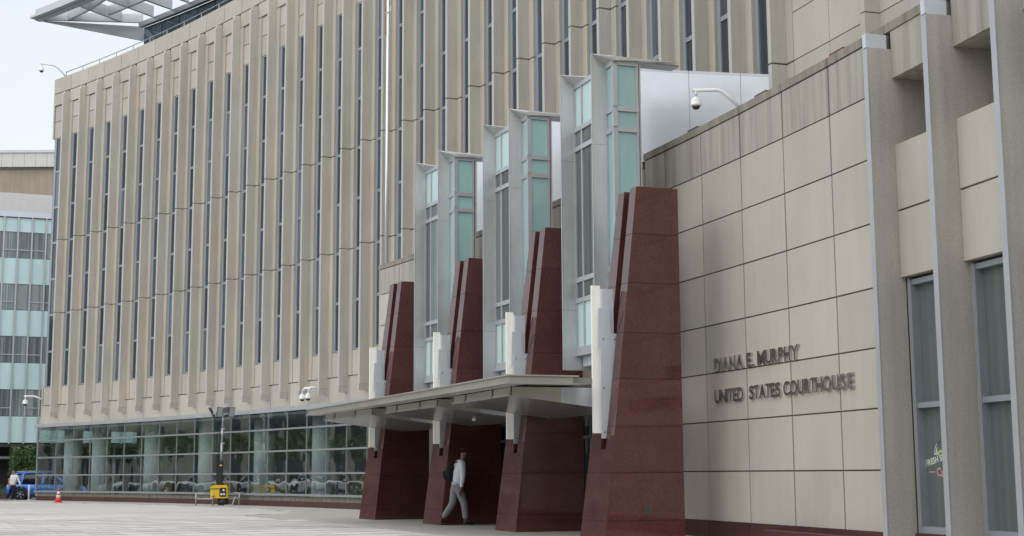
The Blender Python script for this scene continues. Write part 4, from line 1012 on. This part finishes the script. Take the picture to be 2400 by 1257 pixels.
g = MB(); g.tube([(.72,-.10,.27),(.62,-.14,.36),(.55,-.12,.15),(.50,-.16,.02),(.2,-.25,.02)], .015, 6); tpart(g, 'power_cable', M['white'])

cb = (-21.15, 66.3, 0.024)
co = thing('traffic_cone', 'faded red traffic cone with two white bands on the plaza', 'cone', cb)
conem = plain('faded_orange_red', (0.72, 0.07, 0.07), 0.6); band = plain('reflective_white', (0.75, 0.73, 0.70), 0.5)
def cpart(g, n, m_): o = g.build(n, m_, None); o.parent = co
g = MB(); g.prism([(-.19,-.16),(-.16,-.19),(.16,-.19),(.19,-.16),(.19,.16),(.16,.19),(-.16,.19),(-.19,.16)], 0, .03); cpart(g, 'base', conem)
def cr(z): return .150-.118*z/.66
for z0, z1, m_, n_ in ((.03,.25,conem,'cone_body'),(.25,.345,band,'white_band'),(.345,.40,conem,'cone_body'),(.40,.52,band,'white_band'),(.52,.66,conem,'cone_tip')):
    g = MB(); g.lathe([(cr(z0),z0),(cr(z1),z1)], (0,0,0), 20); cpart(g, n_, m_)
dl = thing('delineator_post', 'slim white post at the plaza edge in front of the blue car', 'post', (-25.35, 74.6, 0.012))
g = MB(); g.lathe([(.05,.02),(.05,.76),(.03,.79)], (0,0,0), 12); o = g.build('post', M['white'], None); o.parent = dl
g = MB(); g.lathe([(.10,0),(.09,.02)], (0,0,0), 12); o = g.build('base', M['white'], None); o.parent = dl

# ------------------------------------------------------------------ background buildings
def frame_pt(a, b, s, z): return (a[0]+(b[0]-a[0])*s, a[1]+(b[1]-a[1])*s, z)
A0, B0 = (-38.0, 95.77), (-24.0, 101.5)
ob = wthing('office_building', 'pale teal curtain wall office block with curtained windows behind the left corner', 'building', (-35, 97, -0.16))
dirv = Vector((B0[0]-A0[0], B0[1]-A0[1], 0)); LEN = dirv.length; dirv.normalize(); nrm = Vector((dirv.y, -dirv.x, 0))
def ub(s0, s1, d0, d1, z0, z1):   # box in facade coordinates: s along, d outward
    a = Vector((A0[0], A0[1], 0))
    return [a+dirv*s0+nrm*d1+Vector((0,0,z0)), a+dirv*s1+nrm*d1+Vector((0,0,z0)), a+dirv*s1+nrm*d0+Vector((0,0,z0)), a+dirv*s0+nrm*d0+Vector((0,0,z0)),
            a+dirv*s0+nrm*d1+Vector((0,0,z1)), a+dirv*s1+nrm*d1+Vector((0,0,z1)), a+dirv*s1+nrm*d0+Vector((0,0,z1)), a+dirv*s0+nrm*d0+Vector((0,0,z1))]
def bb(n_, m_, par, *a): g = MB(); g.hexa(ub(*a)); return g.build(n_, m_, par)
bb('core_wall', M['core'], ob, 0, LEN, -16, -0.25, 3.3, 19.3)
FLH = 3.66; ZT = 19.35
bayw = 0.93
off = []
z = 3.45
rows = [(3.50, 5.35, 's'), (5.35, 7.15, 'w'), (7.15, 9.03, 's'), (9.03, 10.83, 'w'), (10.83, 12.70, 's'), (12.70, 14.48, 'w'), (14.48, 16.35, 's'), (16.35, 18.15, 'w'), (18.15, 19.2, 's')]
nb = int(LEN/bayw)
for k in range(nb):
    s0, s1 = k*bayw, (k+1)*bayw
    m_ = bb('mullion', M['alu'], ob, s1-0.05, s1+0.05, -0.02, 0.10, 3.45, 19.3)
    for r, (z0, z1, t) in enumerate(rows):
        if t == 's': bb('spandrel_panel', M['teal_pale'], ob, s0+0.055, s1-0.055, -0.10, -0.04, z0+0.03, z1-0.03)
        else:
            w = bb('window', M['glass_office'], ob, s0+0.055, s1-0.055, -0.12, -0.08, z0+0.0, z1-0.0)
            if (k+r) % 4 != 1:
                g = MB(); g.hexa(ub(s0+0.055, s1-0.055, -0.079, -0.03, z0+0.52, z0+0.58)); g.build('transom', M['alu'], w)
            if (k*7+r*3) % 5 in (0, 3):
                g = MB(); g.hexa(ub(s0+0.12, s0+0.12+0.5*((k*3+r) % 3+1)/3*bayw, -0.0795, -0.075, z0+0.05, z1-0.05)); g.build('curtain', plain('curtain_cloth', (.30,.31,.31), .9) if 'curtain_cloth' not in bpy.data.materials else bpy.data.materials['curtain_cloth'], w)
bb('roof_edge', M['white_metal'], ob, 0, LEN, -0.3, 0.12, 19.22, 19.62)
bb('parapet', plain('pinkish_parapet', (.62,.60,.595), .7), ob, 0, LEN, -6, -2.5, 19.65, 21.4)
bb('ground_floor_back', M['core'], ob, 0, LEN, -8, -5, -0.16, 3.4)
bb('soffit_slab', M['core'], ob, 0, LEN, -5.1, -0.05, 3.25, 3.44)
bb('lintel_rail', M['alu'], ob, 0, LEN, -2.2, -2.1, 2.45, 2.62)
for s0 in (0.4, 4.1, 6.8, 10.9):
    bb('column', M['alu'], ob, s0, s0+0.16, -2.3, -2.05, -0.16, 3.25)
tn = wthing('tan_building', 'tan blank-walled block with a ribbed white metal top behind the teal office', 'building', (-42, 128, 0))
g = MB(); g.box(-80, -20, 122, 150, 0, 29.4); g.build('wall', stone('tan_render', (.40,.34,.275), .12, .05, .0), tn)
for k in range(60):
    g = MB(); g.box(-80+k*1.0+0.01, -80+k*1.0+0.985, 121.6, 121.99, 28.25, 29.5+0.0); g.build('metal_panel', plain('ribbed_metal', (.60,.59,.56), .5) if k == 0 else bpy.data.materials['ribbed_metal'], tn)
g = MB(); g.box(-80, -20, 121.5, 150, 29.51, 29.75); g.build('roof_trim', M['alu'], tn)
g = MB(); g.box(-80.2, -20.0, 121.9, 121.995, 28.1, 28.24); g.build('trim_line', M['coping'], tn)

# ------------------------------------------------------------------ street side reflected by the lobby glass
def leaf_mesh(n, rx, ry, rz_, size, seed, name, flat=0.0):
    rnd_ = random.Random(seed); g = MB(); clumps = [(rnd_.uniform(-1,1)*rx*.65, rnd_.uniform(-1,1)*ry*.65, rnd_.uniform(-1,1)*rz_*.65) for _ in range(14)]
    for k in range(n):
        c_ = rnd_.choice(clumps); d = Vector((rnd_.gauss(0,1), rnd_.gauss(0,1), rnd_.gauss(0,1))).normalized()*(rnd_.random()**.4)
        p = Vector((c_[0]+d.x*rx*.42, c_[1]+d.y*ry*.42, c_[2]+d.z*rz_*.42))
        a = Vector((rnd_.gauss(0,1), rnd_.gauss(0,1), rnd_.gauss(0,.6))).normalized(); b = a.orthogonal().normalized()
        b = Matrix.Rotation(rnd_.uniform(0,6.28), 3, a) @ b; s = size*rnd_.uniform(.6,1.25)
        g.add([p-a*s, p-b*s*.45, p+a*s, p+b*s*.45], [(0,1,2,3)])
    return g
def leafmat(name, c):
    m = NT(name); v = m.ramp(m.noise(m.pos(), 1.4, 3), .3, tuple(x*.6 for x in c), .7, tuple(x*1.35 for x in c))
    m.l(v, m.b.inputs['Base Color']); m.set(Roughness=.6); m.b.inputs['Transmission Weight'].default_value = 0.0
    return m.mat
leafA = leafmat('maple_leaves', (.06,.13,.03)); leafB = leafmat('hedge_leaves', (.05,.10,.03)); bark = stone('bark', (.12,.10,.08), .3, .2, 0)
def tree(label, loc, h, rx, rz_, n, seed, group, size=.11, mat=None):
    root = thing('street_tree', label, 'tree', loc, 0, group)
    rnd_ = random.Random(seed)
    tr_ = h-rz_*1.6
    g = MB(); g.tube([(0,0,0),(.03,.02,tr_*.5),(-.02,.03,tr_),(.02,0,h-rz_*.6)], [.09,.075,.06,.02], 8)
    for k in range(6):
        a = k*1.05+rnd_.random(); z0 = tr_+rnd_.uniform(-.1,.4)*rz_
        g.tube([(0,0,z0),(math.cos(a)*rx*.4, math.sin(a)*rx*.4, z0+rz_*.35),(math.cos(a)*rx*.8, math.sin(a)*rx*.8, z0+rz_*.7)], [.035,.025,.01], 6)
    o = g.build('trunk', bark, None); o.parent = root
    g = leaf_mesh(n, rx, rx, rz_, size, seed, 'crown'); o = g.build('crown', mat or leafA, None, fix=False); o.parent = root; o.location = (0,0,h-rz_)
    return root
tree('small leafy tree in front of the dark ground floor behind the far man', (-31.1, 90.3, -0.165), 3.45, 1.15, 1.35, 2600, 3, 'street trees', .10)
hd = thing('hedge', 'low clipped green hedge at the far left edge behind the blue car', 'hedge', (-33.6, 90.0, -0.165))
g = leaf_mesh(2600, 2.6, .6, .45, .07, 5, 'foliage'); o = g.build('foliage', leafB, None, fix=False); o.parent = hd; o.location = (0,0,.45)
g = MB(); g.box(-2.2,2.2,-.35,.35,.0,.62); o = g.build('woody_core', bark, None); o.parent = hd
for k, (x, y) in enumerate(((-51.5, 78.5), (-47.2, 87.0), (-43.0, 95.5))):
    tree(['street tree across the road nearest the pale grey car, seen in reflection', 'street tree across the road beside the white car, seen in reflection', 'street tree across the road beyond the silver car, seen in reflection'][k], (x, y, -0.165), 4.6+0.4*k, 1.1, 1.2, 700, 20+k, 'street trees seen in reflection', .16)
sb = wthing('street_building', 'tan stone building across the street, seen only in the lobby reflections', 'building', (-62, 85, 0))
A0, B0 = (-72.0, 58.0), (-47.0, 112.0)
dirv = Vector((B0[0]-A0[0], B0[1]-A0[1], 0)); LEN = dirv.length; dirv.normalize(); nrm = Vector((dirv.y, -dirv.x, 0))
tanw = stone('tan_limestone', (.55,.47,.35), .15, .08, 0); brn = stone('brown_brick', (.26,.22,.185), .1, .15, 0)
bb('wall', tanw, sb, 0, LEN*.42, -14, 0, -0.16, 14); bb('wall', stone('grey_brick', (.36,.33,.30), .1, .12, 0), sb, LEN*.42+.01, LEN, -14, 0, -0.16, 13)
for k in range(18):
    for z0 in (0.6, 4.2, 7.6, 10.6):
        s0 = 1.2+k*3.2
        if s0+1.9 < LEN: w = bb('window', M['glass_dark'], sb, s0, s0+1.9, .002, .04, z0, z0+2.2); g = MB(); g.hexa(ub(s0-.1, s0+2.0, .002, .12, z0-.2, z0-.02)); g.build('sill', M['coping'], w)
for k in range(6):
    bb('string_course', M['coping'], sb, 0, LEN*.42, .001, .08, 3.2+k*1.8, 3.3+k*1.8)

# ------------------------------------------------------------------ unseen city blocks added to cut low sky light and darken reflections
def block(label, A, B, depth, h, wallm, pitch=3.4, fl=3.7):
    global A0, dirv, nrm
    A0 = A; d = Vector((B[0]-A[0], B[1]-A[1], 0)); ln = d.length; dirv = d.normalized(); nrm = Vector((dirv.y, -dirv.x, 0))
    root = wthing('skyline_blocker', label, 'building', ((A[0]+B[0])/2, (A[1]+B[1])/2, 0), 'unseen blocks added to cut low sky light')
    bb('wall', wallm, root, 0, ln, -depth, 0, -0.16, h)
    nfl = int((h-1)/fl)
    for r in range(nfl):
        g = MB(); k = 0.8
        while k+2.0 < ln:
            g.hexa(ub(k, k+2.0, 0.002, 0.03, 1.0+r*fl, 3.2+r*fl)); k += pitch
        g.build('window_row', M['glass_dark'], root)
    bb('cornice', M['coping'], root, 0, ln, 0.004, 0.4, h-0.7, h)
block('unseen brown brick block added behind the viewer to cut low sky light', (70, -46), (-60, -42), 15, 24, brn)
block('unseen grey stone block added to the left to cut low sky light', (-66, -35), (-82, 50), 15, 10, stone('grey_stone', (.20,.195,.185), .15, .1, 0))
block('unseen dark brick block added right of the viewer to cut low sky light', (72, 20), (68, -38), 15, 18, brn)

# ------------------------------------------------------------------ tidy up
for o in bpy.data.objects:
    if '_w' in o.keys(): del o['_w']
